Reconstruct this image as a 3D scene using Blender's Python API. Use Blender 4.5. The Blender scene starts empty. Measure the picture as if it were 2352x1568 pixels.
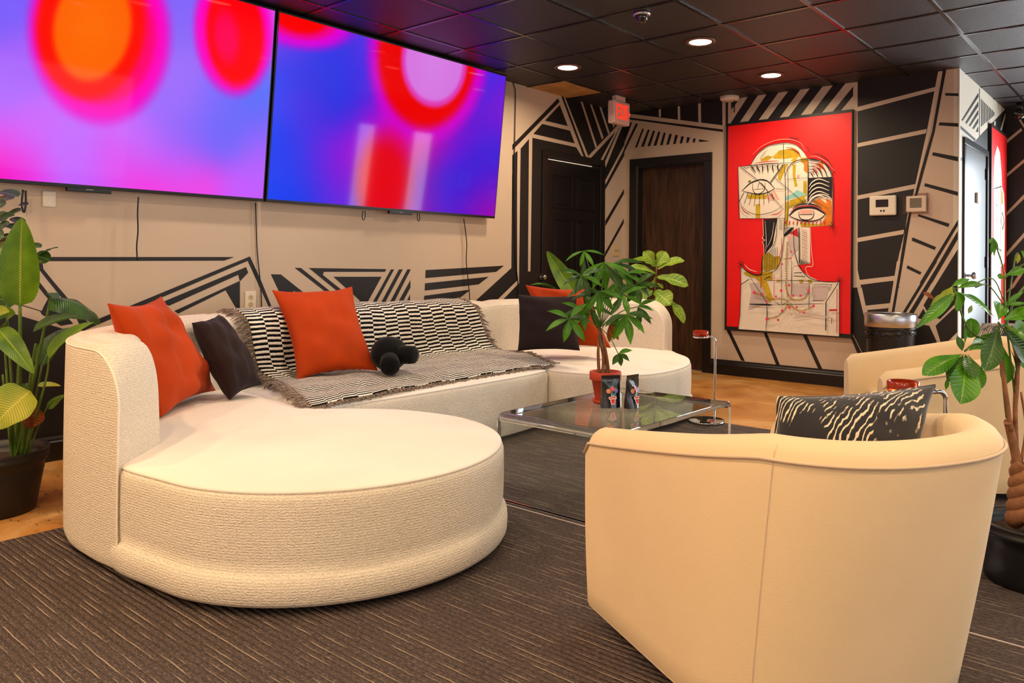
import bpy, bmesh, math, random
from mathutils import Vector, Matrix
import numpy as np
random.seed(7)
rnd = random.Random(11)
SC = bpy.context.scene
COL = SC.collection
# ------------------------------------------------------------------ camera
F, U0, V0 = 1775.43, 1281.85, 590.24          # focal length and principal point for a 2352 x 1568 frame
YAW, PIT, ROL = 0.6783, 0.0077, 0.0091
HC = 1.0733                                    # camera height
CEIL = 2.685
XT, YP, XC, YF = -4.6676, 6.9096, -1.404, 9.0  # left wall, back wall, column face, far wall
_f = Vector((-math.sin(YAW), math.cos(YAW), 0)); _r = Vector((math.cos(YAW), math.sin(YAW), 0)); _u = Vector((0, 0, 1))
FW = _f * math.cos(PIT) + _u * math.sin(PIT)
_u2 = -_f * math.sin(PIT) + _u * math.cos(PIT)
RT = _r * math.cos(ROL) + _u2 * math.sin(ROL)
UP = -_r * math.sin(ROL) + _u2 * math.cos(ROL)
O = Vector((0, 0, HC))
cam_d = bpy.data.cameras.new('camera'); cam = bpy.data.objects.new('camera', cam_d); COL.objects.link(cam)
m3 = Matrix((RT, UP, -FW)).transposed()
cam.matrix_world = Matrix.Translation(O) @ m3.to_4x4()
cam_d.sensor_width = 36; cam_d.lens = F / 2352 * 36
cam_d.shift_x = (1176 - U0) / 2352; cam_d.shift_y = (V0 - 784) / 2352
cam_d.clip_start = 0.05
SC.camera = cam
# ------------------------------------------------------------------ world, exposure, daylight
SC.view_settings.view_transform = 'Standard'; SC.view_settings.look = 'None'
SC.view_settings.exposure = 0.0; SC.view_settings.gamma = 1.0; SC.view_settings.use_curve_mapping = False
W = bpy.data.worlds.new('world'); SC.world = W; W.use_nodes = True
bgn = W.node_tree.nodes['Background']; bgn.inputs[0].default_value = (0.80, 0.90, 1.0, 1); bgn.inputs[1].default_value = 1.2
def area(name, loc, rot, sx, sy, power, color):
    l = bpy.data.lights.new(name, 'AREA'); l.shape = 'RECTANGLE'; l.size = sx; l.size_y = sy; l.energy = power; l.color = color
    o = bpy.data.objects.new(name, l); COL.objects.link(o); o.location = loc; o.rotation_euler = rot; return o
DAY = (0.86, 0.94, 1.0)
# daylight falling in through the glazing of the far wall and of the right-hand wall
area('daylight_far', (1.5, 9.35, 1.45), (math.radians(-90), 0, 0), 4.4, 1.9, 620, DAY)
area('daylight_right', (4.45, 3.2, 1.5), (0, math.radians(90), 0), 1.8, 5.6, 80, DAY)
area('daylight_front', (0.9, -2.75, 1.5), (math.radians(90), 0, 0), 4.6, 1.8, 16, (1.0, 0.93, 0.85))
# ------------------------------------------------------------------ pixel helpers (a point of the photo on a plane of the room)
def ray(u, v): return FW + RT * ((u - U0) / F) - UP * ((v - V0) / F)
def PZ(u, v, z): d = ray(u, v); return O + d * ((z - HC) / d.z)
def PX(u, v, x): d = ray(u, v); return O + d * (x / d.x)
def PY(u, v, y): d = ray(u, v); return O + d * (y / d.y)
def PD(u, v, dep): return O + ray(u, v) * dep
def dep(p): return (Vector(p) - O).dot(FW)
def proj(p):
    q = Vector(p) - O; d = q.dot(FW); return (U0 + F * q.dot(RT) / d, V0 - F * q.dot(UP) / d)
# ------------------------------------------------------------------ materials
def lin(c):
    c = c / 255.0
    return c / 12.92 if c <= 0.04045 else ((c + 0.055) / 1.055) ** 2.4
def L3(rgb): return (lin(rgb[0]), lin(rgb[1]), lin(rgb[2]), 1.0)
MATS = {}
def mat(name, rgb, rough=0.6, metal=0.0, spec=0.5, noise=0.0, nscale=8.0, bump=0.0, bscale=60.0, sheen=0.0, coat=0.0, emis=None, estr=0.0, trans=0.0, ior=1.45):
    if name in MATS: return MATS[name]
    m = bpy.data.materials.new(name); m.use_nodes = True; nt = m.node_tree; b = nt.nodes['Principled BSDF']
    b.inputs['Base Color'].default_value = L3(rgb); b.inputs['Roughness'].default_value = rough
    b.inputs['Metallic'].default_value = metal; b.inputs['Specular IOR Level'].default_value = spec
    b.inputs['Coat Weight'].default_value = coat; b.inputs['Coat Roughness'].default_value = 0.06
    b.inputs['Transmission Weight'].default_value = trans; b.inputs['IOR'].default_value = ior
    if sheen: b.inputs['Sheen Weight'].default_value = sheen; b.inputs['Sheen Roughness'].default_value = 0.4
    if emis: b.inputs['Emission Color'].default_value = L3(emis); b.inputs['Emission Strength'].default_value = estr
    tc = nt.nodes.new('ShaderNodeTexCoord')
    if noise:
        n = nt.nodes.new('ShaderNodeTexNoise'); n.inputs['Scale'].default_value = nscale; n.inputs['Detail'].default_value = 4
        nt.links.new(tc.outputs['Object'], n.inputs['Vector'])
        r = nt.nodes.new('ShaderNodeMapRange'); r.inputs['From Min'].default_value = 0.3; r.inputs['From Max'].default_value = 0.7
        r.inputs['To Min'].default_value = 1 - noise; r.inputs['To Max'].default_value = 1 + noise
        nt.links.new(n.outputs['Fac'], r.inputs['Value'])
        v = nt.nodes.new('ShaderNodeVectorMath'); v.operation = 'SCALE'; v.inputs[0].default_value = L3(rgb)[:3]
        nt.links.new(r.outputs[0], v.inputs['Scale']); nt.links.new(v.outputs[0], b.inputs['Base Color'])
    if bump:
        n2 = nt.nodes.new('ShaderNodeTexNoise'); n2.inputs['Scale'].default_value = bscale; n2.inputs['Detail'].default_value = 3
        nt.links.new(tc.outputs['Object'], n2.inputs['Vector'])
        bp = nt.nodes.new('ShaderNodeBump'); bp.inputs['Strength'].default_value = bump; bp.inputs['Distance'].default_value = 0.004
        nt.links.new(n2.outputs['Fac'], bp.inputs['Height']); nt.links.new(bp.outputs[0], b.inputs['Normal'])
    MATS[name] = m; return m
def nodes(m): return m.node_tree, m.node_tree.nodes['Principled BSDF']
def N(nt, t, **kw):
    n = nt.nodes.new(t)
    for k, v in kw.items():
        if k in ('operation', 'blend_type', 'data_type', 'wave_type', 'bands_direction', 'feature', 'distance', 'vector_type', 'wave_profile'): setattr(n, k, v)
        else: n.inputs[k].default_value = v
    return n
BLACK = mat('black_wall_paint', (23, 19, 18), rough=0.55, noise=0.12, nscale=3, bump=0.08, bscale=40)
BEIGE = mat('beige_wall_paint', (196, 174, 152), rough=0.6, noise=0.03, nscale=2, bump=0.08, bscale=90)
GLOSSBLACK = mat('gloss_black_paint', (22, 19, 19), rough=0.3, noise=0.1, nscale=5)
DOORBLACK = mat('black_door_paint', (20, 17, 17), rough=0.22)
TRIM = mat('white_trim_paint', (214, 206, 190), rough=0.45)
WHITEPL = mat('white_plastic', (222, 210, 190), rough=0.35)
IVORY = mat('ivory_plastic', (205, 178, 130), rough=0.4)
CHROME = mat('chrome', (215, 215, 218), rough=0.08, metal=1.0)
BRUSHED = mat('brushed_steel', (190, 190, 196), rough=0.32, metal=1.0)
RUBBER = mat('black_cable_rubber', (14, 13, 14), rough=0.5)
PLBLACK = mat('black_pot_plastic', (24, 22, 23), rough=0.42, bump=0.1, bscale=20)
SCRBEZ = mat('screen_bezel', (12, 12, 14), rough=0.35)
STEM = mat('green_stem', (74, 104, 30), rough=0.5, noise=0.2, nscale=20)
BARK = mat('brown_bark', (118, 78, 48), rough=0.8, noise=0.35, nscale=30, bump=0.6, bscale=60)
SOIL = mat('potting_soil', (58, 38, 24), rough=0.95, noise=0.4, nscale=60, bump=1.0, bscale=80)
TERRA = mat('terracotta', (178, 62, 34), rough=0.7, noise=0.08, nscale=10)
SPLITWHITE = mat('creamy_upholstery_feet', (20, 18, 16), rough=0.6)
# ------------------------------------------------------------------ mesh helpers
class MB:
    def __init__(s): s.v = []; s.f = []; s.m = []; s.uv = {}; s.sm = []
    def add(s, vs, fs, mi=0, uvs=None, smooth=True):
        o = len(s.v); s.v += [tuple(p) for p in vs]
        for f in fs: s.f.append([i + o for i in f]); s.m.append(mi); s.sm.append(smooth)
        if uvs:
            for i, c in enumerate(uvs): s.uv[o + i] = c
    def poly(s, pts, mi=0): s.add(pts, [list(range(len(pts)))], mi, smooth=False)
    def box(s, lo, hi, mi=0):
        x0, y0, z0 = lo; x1, y1, z1 = hi
        s.add([(x0,y0,z0),(x1,y0,z0),(x1,y1,z0),(x0,y1,z0),(x0,y0,z1),(x1,y0,z1),(x1,y1,z1),(x0,y1,z1)],
              [(0,3,2,1),(4,5,6,7),(0,1,5,4),(1,2,6,5),(2,3,7,6),(3,0,4,7)], mi, smooth=False)
    def obox(s, c, ax, ay, az, mi=0):
        c, ax, ay, az = map(Vector, (c, ax, ay, az))
        vs = [c + ax*i + ay*j + az*k for k in (-1,1) for j in (-1,1) for i in (-1,1)]
        s.add(vs, [(0,2,3,1),(4,5,7,6),(0,1,5,4),(1,3,7,5),(3,2,6,7),(2,0,4,6)], mi, smooth=False)
    def grid(s, P, mi=0, closed_u=False, closed_v=False, uv=None, smooth=True):
        nu, nv = len(P), len(P[0]); vs = [p for row in P for p in row]; fs = []
        for i in range(nu if closed_u else nu - 1):
            for j in range(nv if closed_v else nv - 1):
                a = i*nv + j; b = i*nv + (j+1) % nv; c = ((i+1) % nu)*nv + (j+1) % nv; d = ((i+1) % nu)*nv + j
                fs.append((a, b, c, d))
        s.add(vs, fs, mi, [c for row in uv for c in row] if uv else None, smooth)
    def tube(s, pts, r, n=8, mi=0, cap=True, closed=False):
        pts = [Vector(p) for p in pts]; rr = r if isinstance(r, (list, tuple)) else [r] * len(pts)
        rows = []; nrm = None
        for i, p in enumerate(pts):
            if closed: t = (pts[(i+1) % len(pts)] - pts[i-1])
            else: t = (pts[min(i+1, len(pts)-1)] - pts[max(i-1, 0)])
            t = t.normalized() if t.length > 1e-9 else Vector((0,0,1))
            if nrm is None:
                a = Vector((0,0,1)) if abs(t.z) < 0.9 else Vector((1,0,0)); nrm = t.cross(a).normalized()
            else:
                nrm = nrm - t * nrm.dot(t)
                nrm = nrm.normalized() if nrm.length > 1e-6 else t.orthogonal().normalized()
            b = t.cross(nrm)
            rows.append([p + (nrm*math.cos(2*math.pi*k/n) + b*math.sin(2*math.pi*k/n))*rr[i] for k in range(n)])
        s.grid(rows, mi, closed_v=True, closed_u=closed)
        if cap and not closed:
            o = len(s.v) - len(rows)*n
            s.f.append([o + k for k in range(n)][::-1]); s.m.append(mi); s.sm.append(False)
            s.f.append([o + (len(rows)-1)*n + k for k in range(n)]); s.m.append(mi); s.sm.append(False)
    def lathe(s, c, prof, n=40, mi=0, ax=None):
        c = Vector(c); rows = []
        for r, z in prof: rows.append([c + Vector((r*math.cos(2*math.pi*k/n), r*math.sin(2*math.pi*k/n), z)) for k in range(n)])
        s.grid(rows, mi, closed_v=True)
        o = len(s.v) - len(rows)*n
        for (q, (r, z)) in ((0, prof[0]), (len(rows)-1, prof[-1])):
            if r > 1e-5:
                ids = [o + q*n + k for k in range(n)]
                s.f.append(ids[::-1] if q == 0 else ids); s.m.append(mi); s.sm.append(False)
    def build(s, name, mats, parent=None, bevel=0, seg=2, auto=None):
        me = bpy.data.meshes.new(name); me.from_pydata(s.v, [], s.f)
        if not isinstance(mats, (list, tuple)): mats = [mats]
        for m in mats: me.materials.append(m)
        me.polygons.foreach_set('material_index', s.m); me.polygons.foreach_set('use_smooth', s.sm)
        if s.uv:
            ul = me.uv_layers.new(name='UVMap')
            for l in me.loops: ul.data[l.index].uv = s.uv.get(l.vertex_index, (0, 0))
        bm = bmesh.new(); bm.from_mesh(me); bmesh.ops.remove_doubles(bm, verts=bm.verts, dist=1e-6) if False else None
        bm.to_mesh(me); bm.free(); me.update()
        o = bpy.data.objects.new(name, me); COL.objects.link(o)
        if parent is not None:
            o.parent = parent; o.matrix_parent_inverse = parent_inv(parent)
        if bevel:
            md = o.modifiers.new('bevel', 'BEVEL'); md.width = bevel; md.segments = seg; md.limit_method = 'ANGLE'; md.angle_limit = math.radians(40)
            md.harden_normals = False
        return o
def world_m(o):
    m = Matrix.LocRotScale(o.location, o.rotation_euler, o.scale)
    return world_m(o.parent) @ o.matrix_parent_inverse @ m if o.parent else m
def parent_inv(p): return world_m(p).inverted()
def tag(o, label=None, cat=None, group=None, kind=None):
    if label: o['label'] = label
    if cat: o['category'] = cat
    if group: o['group'] = group
    if kind: o['kind'] = kind
    return o
def thing(name, label, cat, loc=(0,0,0), rz=0, group=None):
    o = bpy.data.objects.new(name, None); COL.objects.link(o); o.location = loc; o.rotation_euler = (0, 0, rz); o.empty_display_size = 0.05
    return tag(o, label, cat, group)
def struct(name, mb, mats, label=None, cat=None, parent=None, bevel=0):
    o = mb.build(name, mats, parent, bevel); o['kind'] = 'structure'
    if parent is None: tag(o, label, cat)
    return o
def copy_tree(o, parent=None):
    c = o.copy(); COL.objects.link(c); c.parent = parent
    for ch in [x for x in bpy.data.objects if x.parent == o]: copy_tree(ch, c)
    return c
def spline(pts, n=8, closed=False):
    P = [Vector(p) for p in pts]; out = []; k = len(P)
    for i in range(k if closed else k - 1):
        p0 = P[(i-1) % k] if (closed or i > 0) else P[0]*2 - P[1]
        p1 = P[i]; p2 = P[(i+1) % k]
        p3 = P[(i+2) % k] if (closed or i + 2 < k) else P[-1]*2 - P[-2]
        for j in range(n):
            t = j / n
            out.append(0.5*((2*p1) + (p2-p0)*t + (2*p0-5*p1+4*p2-p3)*t*t + (3*p1-p0-3*p2+p3)*t*t*t))
    if not closed: out.append(P[-1].copy())
    return out
def lerp(a, b, t): return a + (b - a) * t
def Rg(x0, y0, s): return lambda pts: [(x0 + x / s, y0 + y / s) for x, y in pts]
KK = [0]
def on_x(mb, px, x, off=0, mi=0): KK[0] = (KK[0] + 1) % 60; mb.poly([PX(u, v, x) + Vector((off + KK[0]*2e-5, 0, 0)) for u, v in px], mi)
def on_y(mb, px, y, off=0, mi=0): KK[0] = (KK[0] + 1) % 60; mb.poly([PY(u, v, y) - Vector((0, off + KK[0]*2e-5, 0)) for u, v in px], mi)
def thin_clear(name, tint=(255, 255, 255), ior=1.49, rough=0.01):
    # clear sheet: what is behind shows through, with a fresnel reflection on top
    m = bpy.data.materials.new(name); m.use_nodes = True; nt = m.node_tree; nt.nodes.remove(nt.nodes['Principled BSDF'])
    t = nt.nodes.new('ShaderNodeBsdfTransparent'); t.inputs[0].default_value = L3(tint); g = nt.nodes.new('ShaderNodeBsdfGlossy'); g.inputs['Roughness'].default_value = rough
    lw = nt.nodes.new('ShaderNodeLayerWeight'); lw.inputs[0].default_value = 0.5; r0 = ((ior - 1)/(ior + 1))**2
    pw = nt.nodes.new('ShaderNodeMath'); pw.operation = 'POWER'; pw.inputs[1].default_value = 5.0; nt.links.new(lw.outputs['Facing'], pw.inputs[0])
    f = nt.nodes.new('ShaderNodeMath'); f.operation = 'MULTIPLY_ADD'; f.inputs[1].default_value = 1 - r0; f.inputs[2].default_value = r0; nt.links.new(pw.outputs[0], f.inputs[0]); x = nt.nodes.new('ShaderNodeMixShader')
    nt.links.new(f.outputs[0], x.inputs[0]); nt.links.new(t.outputs[0], x.inputs[1]); nt.links.new(g.outputs[0], x.inputs[2]); nt.links.new(x.outputs[0], nt.nodes['Material Output'].inputs[0]); return m
# ================================================================== room
# ---- floor
FL = mat('stained_concrete', (170, 118, 62), rough=0.32, spec=0.5)
nt, b = nodes(FL)
tc = N(nt, 'ShaderNodeTexCoord')
n1 = N(nt, 'ShaderNodeTexNoise', Scale=1.3, Detail=6.0, Roughness=0.6, Distortion=1.2)
n2 = N(nt, 'ShaderNodeTexNoise', Scale=15.0, Detail=5.0, Roughness=0.75)
mp = N(nt, 'ShaderNodeMapping'); mp.inputs['Scale'].default_value = (1.0, 1.0, 1.0)
nt.links.new(tc.outputs['Object'], mp.inputs['Vector'])
mp2 = N(nt, 'ShaderNodeMapping'); mp2.inputs['Scale'].default_value = (0.8, 2.4, 1.0)
nt.links.new(tc.outputs['Object'], mp2.inputs['Vector'])
nt.links.new(mp.outputs[0], n1.inputs['Vector']); nt.links.new(mp2.outputs[0], n2.inputs['Vector'])
cr = N(nt, 'ShaderNodeValToRGB'); e = cr.color_ramp.elements
e[0].position = 0.30; e[0].color = L3((150, 92, 36)); e[1].position = 0.72; e[1].color = L3((214, 178, 124))
k = e.new(0.5); k.color = L3((192, 134, 68))
nt.links.new(n1.outputs['Fac'], cr.inputs['Fac'])
cr2 = N(nt, 'ShaderNodeValToRGB'); e = cr2.color_ramp.elements
e[0].position = 0.36; e[0].color = (0.10, 0.07, 0.05, 1); e[1].position = 0.40; e[1].color = (1, 1, 1, 1)
nt.links.new(n2.outputs['Fac'], cr2.inputs['Fac'])
mx = N(nt, 'ShaderNodeMix', data_type='RGBA', blend_type='MULTIPLY'); mx.inputs[0].default_value = 0.9
nt.links.new(cr.outputs[0], mx.inputs[6]); nt.links.new(cr2.outputs[0], mx.inputs[7]); nt.links.new(mx.outputs[2], b.inputs['Base Color'])
X1, Y0 = 4.2, -2.4
mb = MB(); mb.box((XT - 0.1, Y0 - 0.1, -0.1), (X1 + 0.1, YF + 0.1, 0.0)); struct('floor', mb, FL, 'amber stained and sealed concrete floor', 'floor')
# ---- ceiling: black lay-in tiles, one unpainted tile, T-bar grid
TILE = mat('black_ceiling_tile', (30, 25, 26), rough=0.5, spec=0.9, noise=0.15, nscale=30, bump=0.5, bscale=150)
TILEB = mat('unpainted_ceiling_tile', (176, 132, 78), rough=0.8, noise=0.25, nscale=8)
GX, GY, GS = -4.2347, 4.1026, 0.61
mb = MB()
xs = [XT - 0.1] + [GX + GS*i for i in range(0, 14) if GX + GS*i < X1] + [X1 + 0.1]
ys = [Y0 - 0.1] + [GY + GS*i for i in range(-11, 9) if Y0 < GY + GS*i < YF] + [YF + 0.1]
BT = (GX - 0.1, GY + GS*2.5)
for i in range(len(xs)-1):
    for j in range(len(ys)-1):
        beige = xs[i] < BT[0] < xs[i+1] and ys[j] < BT[1] < ys[j+1]
        mb.box((xs[i], ys[j], CEIL), (xs[i+1], ys[j+1], CEIL + 0.05), 1 if beige else 0)
ceil = struct('ceiling', mb, [TILE, TILEB], 'black suspended tile ceiling with one unpainted tile', 'ceiling')
mb = MB()
for x in xs[1:-1]: mb.box((x - 0.012, Y0, CEIL - 0.006), (x + 0.012, YF, CEIL + 0.002))
for y in ys[1:-1]:
    for i in range(len(xs)-1): mb.box((xs[i] + 0.012, y - 0.012, CEIL - 0.0055), (xs[i+1] - 0.012, y + 0.012, CEIL + 0.002))
struct('grid_bars', mb, mat('black_ceiling_bar', (34, 28, 29), rough=0.25, spec=0.8), parent=ceil)
# ---- left wall (screens) with painted geometric mural
A = Rg(0, 400, 3.92); B = Rg(500, 400, 3.136); C = Rg(1100, 150, 3.137); D = Rg(1640, 150, 3.136); E_ = Rg(1600, 600, 3.128)
G = Rg(0, 560, 7.84); H = Rg(2080, 540, 4.356); K = Rg(2150, 150, 3.134); J = Rg(1400, 700, 3.92)
mb = MB(); mb.box((XT - 0.1, Y0, 0), (XT, YP + 0.1, CEIL), 0)
e1, e2, e3 = 0.0008, 0.0022, 0.0036
bl = [
 [(85,590),(538,590),(515,598.4),(99,599.7),(97.6,603.4),(99.5,617.4),(124.4,648),(150,678),(190,729),(212,748),(188,756),(172,724.5),(137,678),(115.4,651.2),(91,620.6),(86,600)],
 [(89,645),(149,722),(168,743),(140,748),(96,722),(92,714.5),(8,689),(9,697),(-60,674),(-60,664),(8,686.5),(96,713.8),(100,704),(110,686),(88,659)],
 [(-140,675),(37,722),(73,733),(152,757),(190,770),(330,815),(330,1010),(-140,1120)],
 [(574,588.5),(180,751),(190,760),(568.6,599),(622.8,717),(640,745),(655,745),(629,717),(600,645)],
 [(370,694.6),(565,613),(570,626),(551.5,645.6),(549,640),(547,631),(388,702)],
 [(400,714),(550,645),(551,645),(551,717),(560,730),(555,730),(518,666.6),(409,720)],
 [(622,629.6),(645,630),(709,681),(703,681),(675,668),(672,671),(685,700),(655,700)],
 [(676.3,614.6),(691.3,615.2),(780,686),(768,686)],
 [(709,615.2),(887.4,617.8),(884,624),(744,624),(741.4,631),(810,686),(796,686)],
 [(765.3,635.3),(876.3,635.3),(832,716),(820,716),(826,690),(822,686)],
 B([(1247,685),(1271,685),(1100,1000),(1073,1000)]), B([(1305,685),(1333,685),(1165,1000),(1135,1000)]),
 B([(1365,685),(1391,685),(1230,1000),(1198,1000)]), B([(1388,760),(1388,815),(1290,1000),(1255,1000)]),
 B([(1385,865),(1385,915),(1345,1000),(1318,1000)]),
 B([(1497,690),(2063,658),(2005,703),(1495,748)]), B([(1493,785),(1952,738),(1880,793),(1490,838)]),
 B([(1487,875),(1822,830),(1750,886),(1483,932)]), B([(1560,945),(1690,930),(1640,960),(1560,985)]),
 B([(2120,0),(2155,0),(2157,766),(2155,768),(1990,940),(1820,945),(2115,675)]), B([(2170,780),(2230,700),(2300,700),(2300,960),(2010,960),(2048,908)]),
 C([(240,572),(568,238),(582,262),(240,612)]), C([(240,648),(278,615),(275,800),(272,1480),(238,1480)]),
 C([(300,600),(360,530),(352,1600),(288,1600)]), C([(385,522),(700,590),(745,665),(800,672),(910,700),(905,1568),(905,2180),(352,2180),(370,1568)]),
 C([(455,422),(655,470),(690,562),(392,494)]), C([(582,285),(640,438),(475,398)]), C([(590,215),(605,215),(775,672),(760,672)]),
 C([(618,225),(1048,330),(1048,640),(910,880),(905,690),(800,675),(795,672)]),
 C([(910,870),(910,895),(1047,650),(1047,615)]), C([(910,1120),(910,1160),(1047,920),(1047,885)]),
 C([(910,1345),(905,1385),(1047,1130),(1047,1095)]), C([(985,1450),(1010,1450),(1047,1400),(1047,1380)]),
]
for p in bl: on_x(mb, p, XT, e1, 1)
bg = [C([(722,235),(738,240),(850,585),(838,595)]), C([(795,270),(808,272),(897,520),(885,535)]), C([(863,290),(877,292),(940,485),(930,497)]),
      C([(920,300),(935,302),(975,440),(968,450)]), C([(985,330),(998,332),(1012,395),(1002,400)]), C([(785,655),(1035,392),(1048,408),(795,678)]),
      C([(870,690),(995,455),(1005,458),(888,692)]), C([(902,705),(1022,425),(1035,430),(912,735)]), C([(908,830),(1047,570),(1047,600),(910,860)]),
      B([(2155,766),(2172,780),(2048,908),(2020,908),(1990,940),(1975,940)])]
for p in bg: on_x(mb, p, XT, e2, 0)
wall_left = struct('wall_left', mb, [BEIGE, BLACK], 'beige wall behind the screens with a black geometric mural', 'wall')
# ---- back wall (doors, painting) : opening for door 2
d2a, d2b, d2h = -4.50, -3.70, 2.10
mb = MB()
mb.box((XT, YP, 0), (d2a, YP + 0.14, CEIL)); mb.box((d2b, YP, 0), (XC - 0.04, YP + 0.14, CEIL)); mb.box((d2a, YP, d2h), (d2b, YP + 0.14, CEIL))
bl = [
 C([(1047,250),(1790,200),(1790,250),(1760,300),(1760,432),(1095,350),(1047,350)]), C([(1047,376),(1095,378),(1760,462),(1757,480),(1110,393),(1047,385)]),
 C([(1047,412),(1105,412),(1047,560)]), C([(1130,420),(1148,422),(1047,628),(1047,600)]),
 C([(1177,457),(1190,458),(1140,592),(1125,594)]), C([(1217,463),(1232,463),(1190,585),(1168,587)]), C([(1255,470),(1270,472),(1235,582),(1215,582)]),
 C([(1293,477),(1308,480),(1280,578),(1258,580)]), C([(1332,485),(1347,487),(1325,575),(1305,577)]), C([(1373,493),(1392,495),(1370,570),(1350,573)]),
 C([(1415,500),(1435,503),(1418,567),(1400,568)]), C([(1458,510),(1479,513),(1465,562),(1447,564)]), C([(1500,517),(1523,520),(1510,557),(1493,559)]),
 C([(1545,527),(1563,527),(1557,555),(1540,556)]), C([(1590,533),(1665,547),(1585,552)]),
 D([(60,180),(1005,60),(1005,320),(985,345),(100,435),(85,440),(85,250),(60,250)]),
 D([(1035,60),(1648,-20),(1648,42),(1450,900),(1325,1568),(1335,1600),(1060,1600),(1055,1568),(1035,1470)]),
 D([(1648,-20),(1672,-20),(1672,40),(1590,480),(1475,900),(1420,1075),(1336,1568),(1312,1568),(1395,1070),(1450,900),(1570,480),(1648,42)]),
 D([(1672,-20),(1764,-30),(1764,12),(1672,25)]),
 D([(1665,200),(1764,202),(1764,222),(1665,218)]), D([(1625,410),(1764,417),(1764,443),(1618,432)]), D([(1577,625),(1762,660),(1762,693),(1570,648)]),
 D([(1520,848),(1760,912),(1758,940),(1513,870)]), D([(1475,1072),(1697,1140),(1688,1165),(1465,1085)]), D([(1430,1238),(1600,1308),(1590,1330),(1423,1262)]),
 D([(1395,1440),(1495,1490),(1485,1508),(1388,1462)]),
 D([(1758,1110),(1758,1150),(1510,1568),(1480,1568)]), E_([(1705,0),(1729,0),(1500,375),(1475,375)]),
 D([(1757,1190),(1757,1250),(1570,1568),(1536,1568)]), E_([(1750,0),(1781,0),(1555,380),(1520,378)]),
 E_([(1155,0),(1440,0),(1420,103),(1178,138),(1155,65)]), E_([(1183,168),(1420,137),(1392,300),(1215,318)]), E_([(1225,350),(1380,335),(1370,375),(1340,700),(1235,700),(1235,375)]),
 E_([(1108,-20),(1118,-20),(1140,130),(1230,510),(1237,700),(1212,700),(1120,515),(1108,480)]), E_([(1108,545),(1130,545),(1185,655),(1240,800),(1210,800)]),
 E_([(1465,0),(1483,0),(1420,370),(1398,375)]), E_([(1515,30),(1615,80),(1605,93),(1508,45)]),
 H([(528,130),(528,655),(345,840),(235,800),(180,700),(250,580)]), H([(178,733),(238,850),(120,830)]), H([(238,905),(310,1060),(340,1300),(60,1300),(60,905),(150,890)]),
 H([(300,905),(527,690),(527,960),(440,1045),(400,1300),(345,1050)]),
 J([(1050,218),(1085,222),(1220,508),(1185,500)]), J([(1385,243),(1415,245),(1535,542),(1500,538)]), J([(1738,265),(1775,268),(1918,580),(1880,576)]), J([(2180,285),(2200,290),(2260,415),(2225,418)]),
]
for p in bl: on_y(mb, p, YP, e1, 1)
bg = [C([(1297,313),(1313,313),(1313,372),(1297,370)]), C([(1433,293),(1450,293),(1452,395),(1435,392)]), C([(1580,272),(1600,272),(1602,412),(1582,410)]),
 D([(60,250),(82,250),(84,440),(62,440)]), D([(102,250),(124,240),(124,430),(102,432)]),
 D([(125,320),(190,235),(243,227),(125,410)]), D([(318,215),(380,208),(240,415),(180,420)]), D([(468,193),(535,187),(378,400),(313,408)]),
 D([(625,172),(692,165),(528,385),(463,392)]), D([(785,150),(857,143),(688,370),(612,378)]), D([(950,128),(1030,122),(1005,150),(838,355),(765,360)]),
 D([(1003,124),(1035,122),(1035,1470),(1060,1600),(1003,1600)]), D([(1003,220),(1003,330),(900,345)]),
 D([(1035,300),(1600,155),(1592,185),(1035,332)]), D([(1035,562),(1533,458),(1527,490),(1035,590)]), D([(1035,938),(1450,855),(1445,888),(1035,967)]),
 D([(1035,1243),(1370,1183),(1365,1215),(1035,1273)]), D([(1050,1545),(1305,1515),(1300,1550),(1055,1578)]),
 D([(1615,45),(1648,42),(1560,480),(1450,920),(1395,1070),(1316,1568),(1291,1568),(1370,1215),(1450,860),(1533,480)]),
 E_([(1440,0),(1465,0),(1400,375),(1378,375)]), E_([(1178,138),(1420,103),(1416,137),(1183,168)]), E_([(1215,318),(1392,300),(1385,335),(1225,350)])]
for p in bg: on_y(mb, p, YP, e2, 0)
struct('wall_back', mb, [BEIGE, BLACK], 'beige and black mural wall holding the large red painting', 'wall')
# ---- column face and far wall
LBEIGE = mat('pale_wall_paint', (206, 196, 178), rough=0.45, noise=0.03, nscale=2)
mb = MB()
d3a, d3b, d3h = 7.10, 8.02, 2.09
mb.box((XC - 0.14, YP + 0.14, 0), (XC, d3a, CEIL)); mb.box((XC - 0.14, d3b, 0), (XC, YF + 0.1, CEIL)); mb.box((XC - 0.14, d3a, d3h), (XC, d3b, CEIL))
mb.box((XC - 0.04, YP, 0), (XC, YP + 0.14, CEIL))
bl = [K([(183,393),(303,200),(305,225),(190,402)]), K([(210,412),(303,262),(303,295),(218,423)]), K([(235,435),(303,322),(303,352),(245,440)]),
      K([(260,455),(303,380),(303,412),(270,460)]), K([(285,478),(303,440),(303,482)]), K([(310,165),(313.5,168),(313.5,515),(310,515)]),
      K([(308,515),(480,335),(500,315),(500,2600),(360,2600),(360,640),(205,505),(268,548),(290,538)]), K([(165,425),(285,531),(275,543),(165,447)]), K([(165,655),(200,672),(200,694),(165,683)])]
for q in range(9):
    x = 322 + q*11.2; t = (x - 322) / 103
    bl.append(K([(x, lerp(240,345,t)), (x+6, lerp(246,347,t)), (x+5+3, lerp(437,350,t)), (x+1, lerp(442,352,t))]))
for p in bl: on_x(mb, p, XC, e1, 1)
for p in [K([(418,400),(428,402),(425,470),(412,470)]), K([(495,345),(503,350),(462,500),(450,500)])]: on_x(mb, p, XC, e2, 0)
struct('wall_column', mb, [LBEIGE, BLACK], 'pale return wall with the glossy black door', 'wall')
mb = MB()
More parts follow.
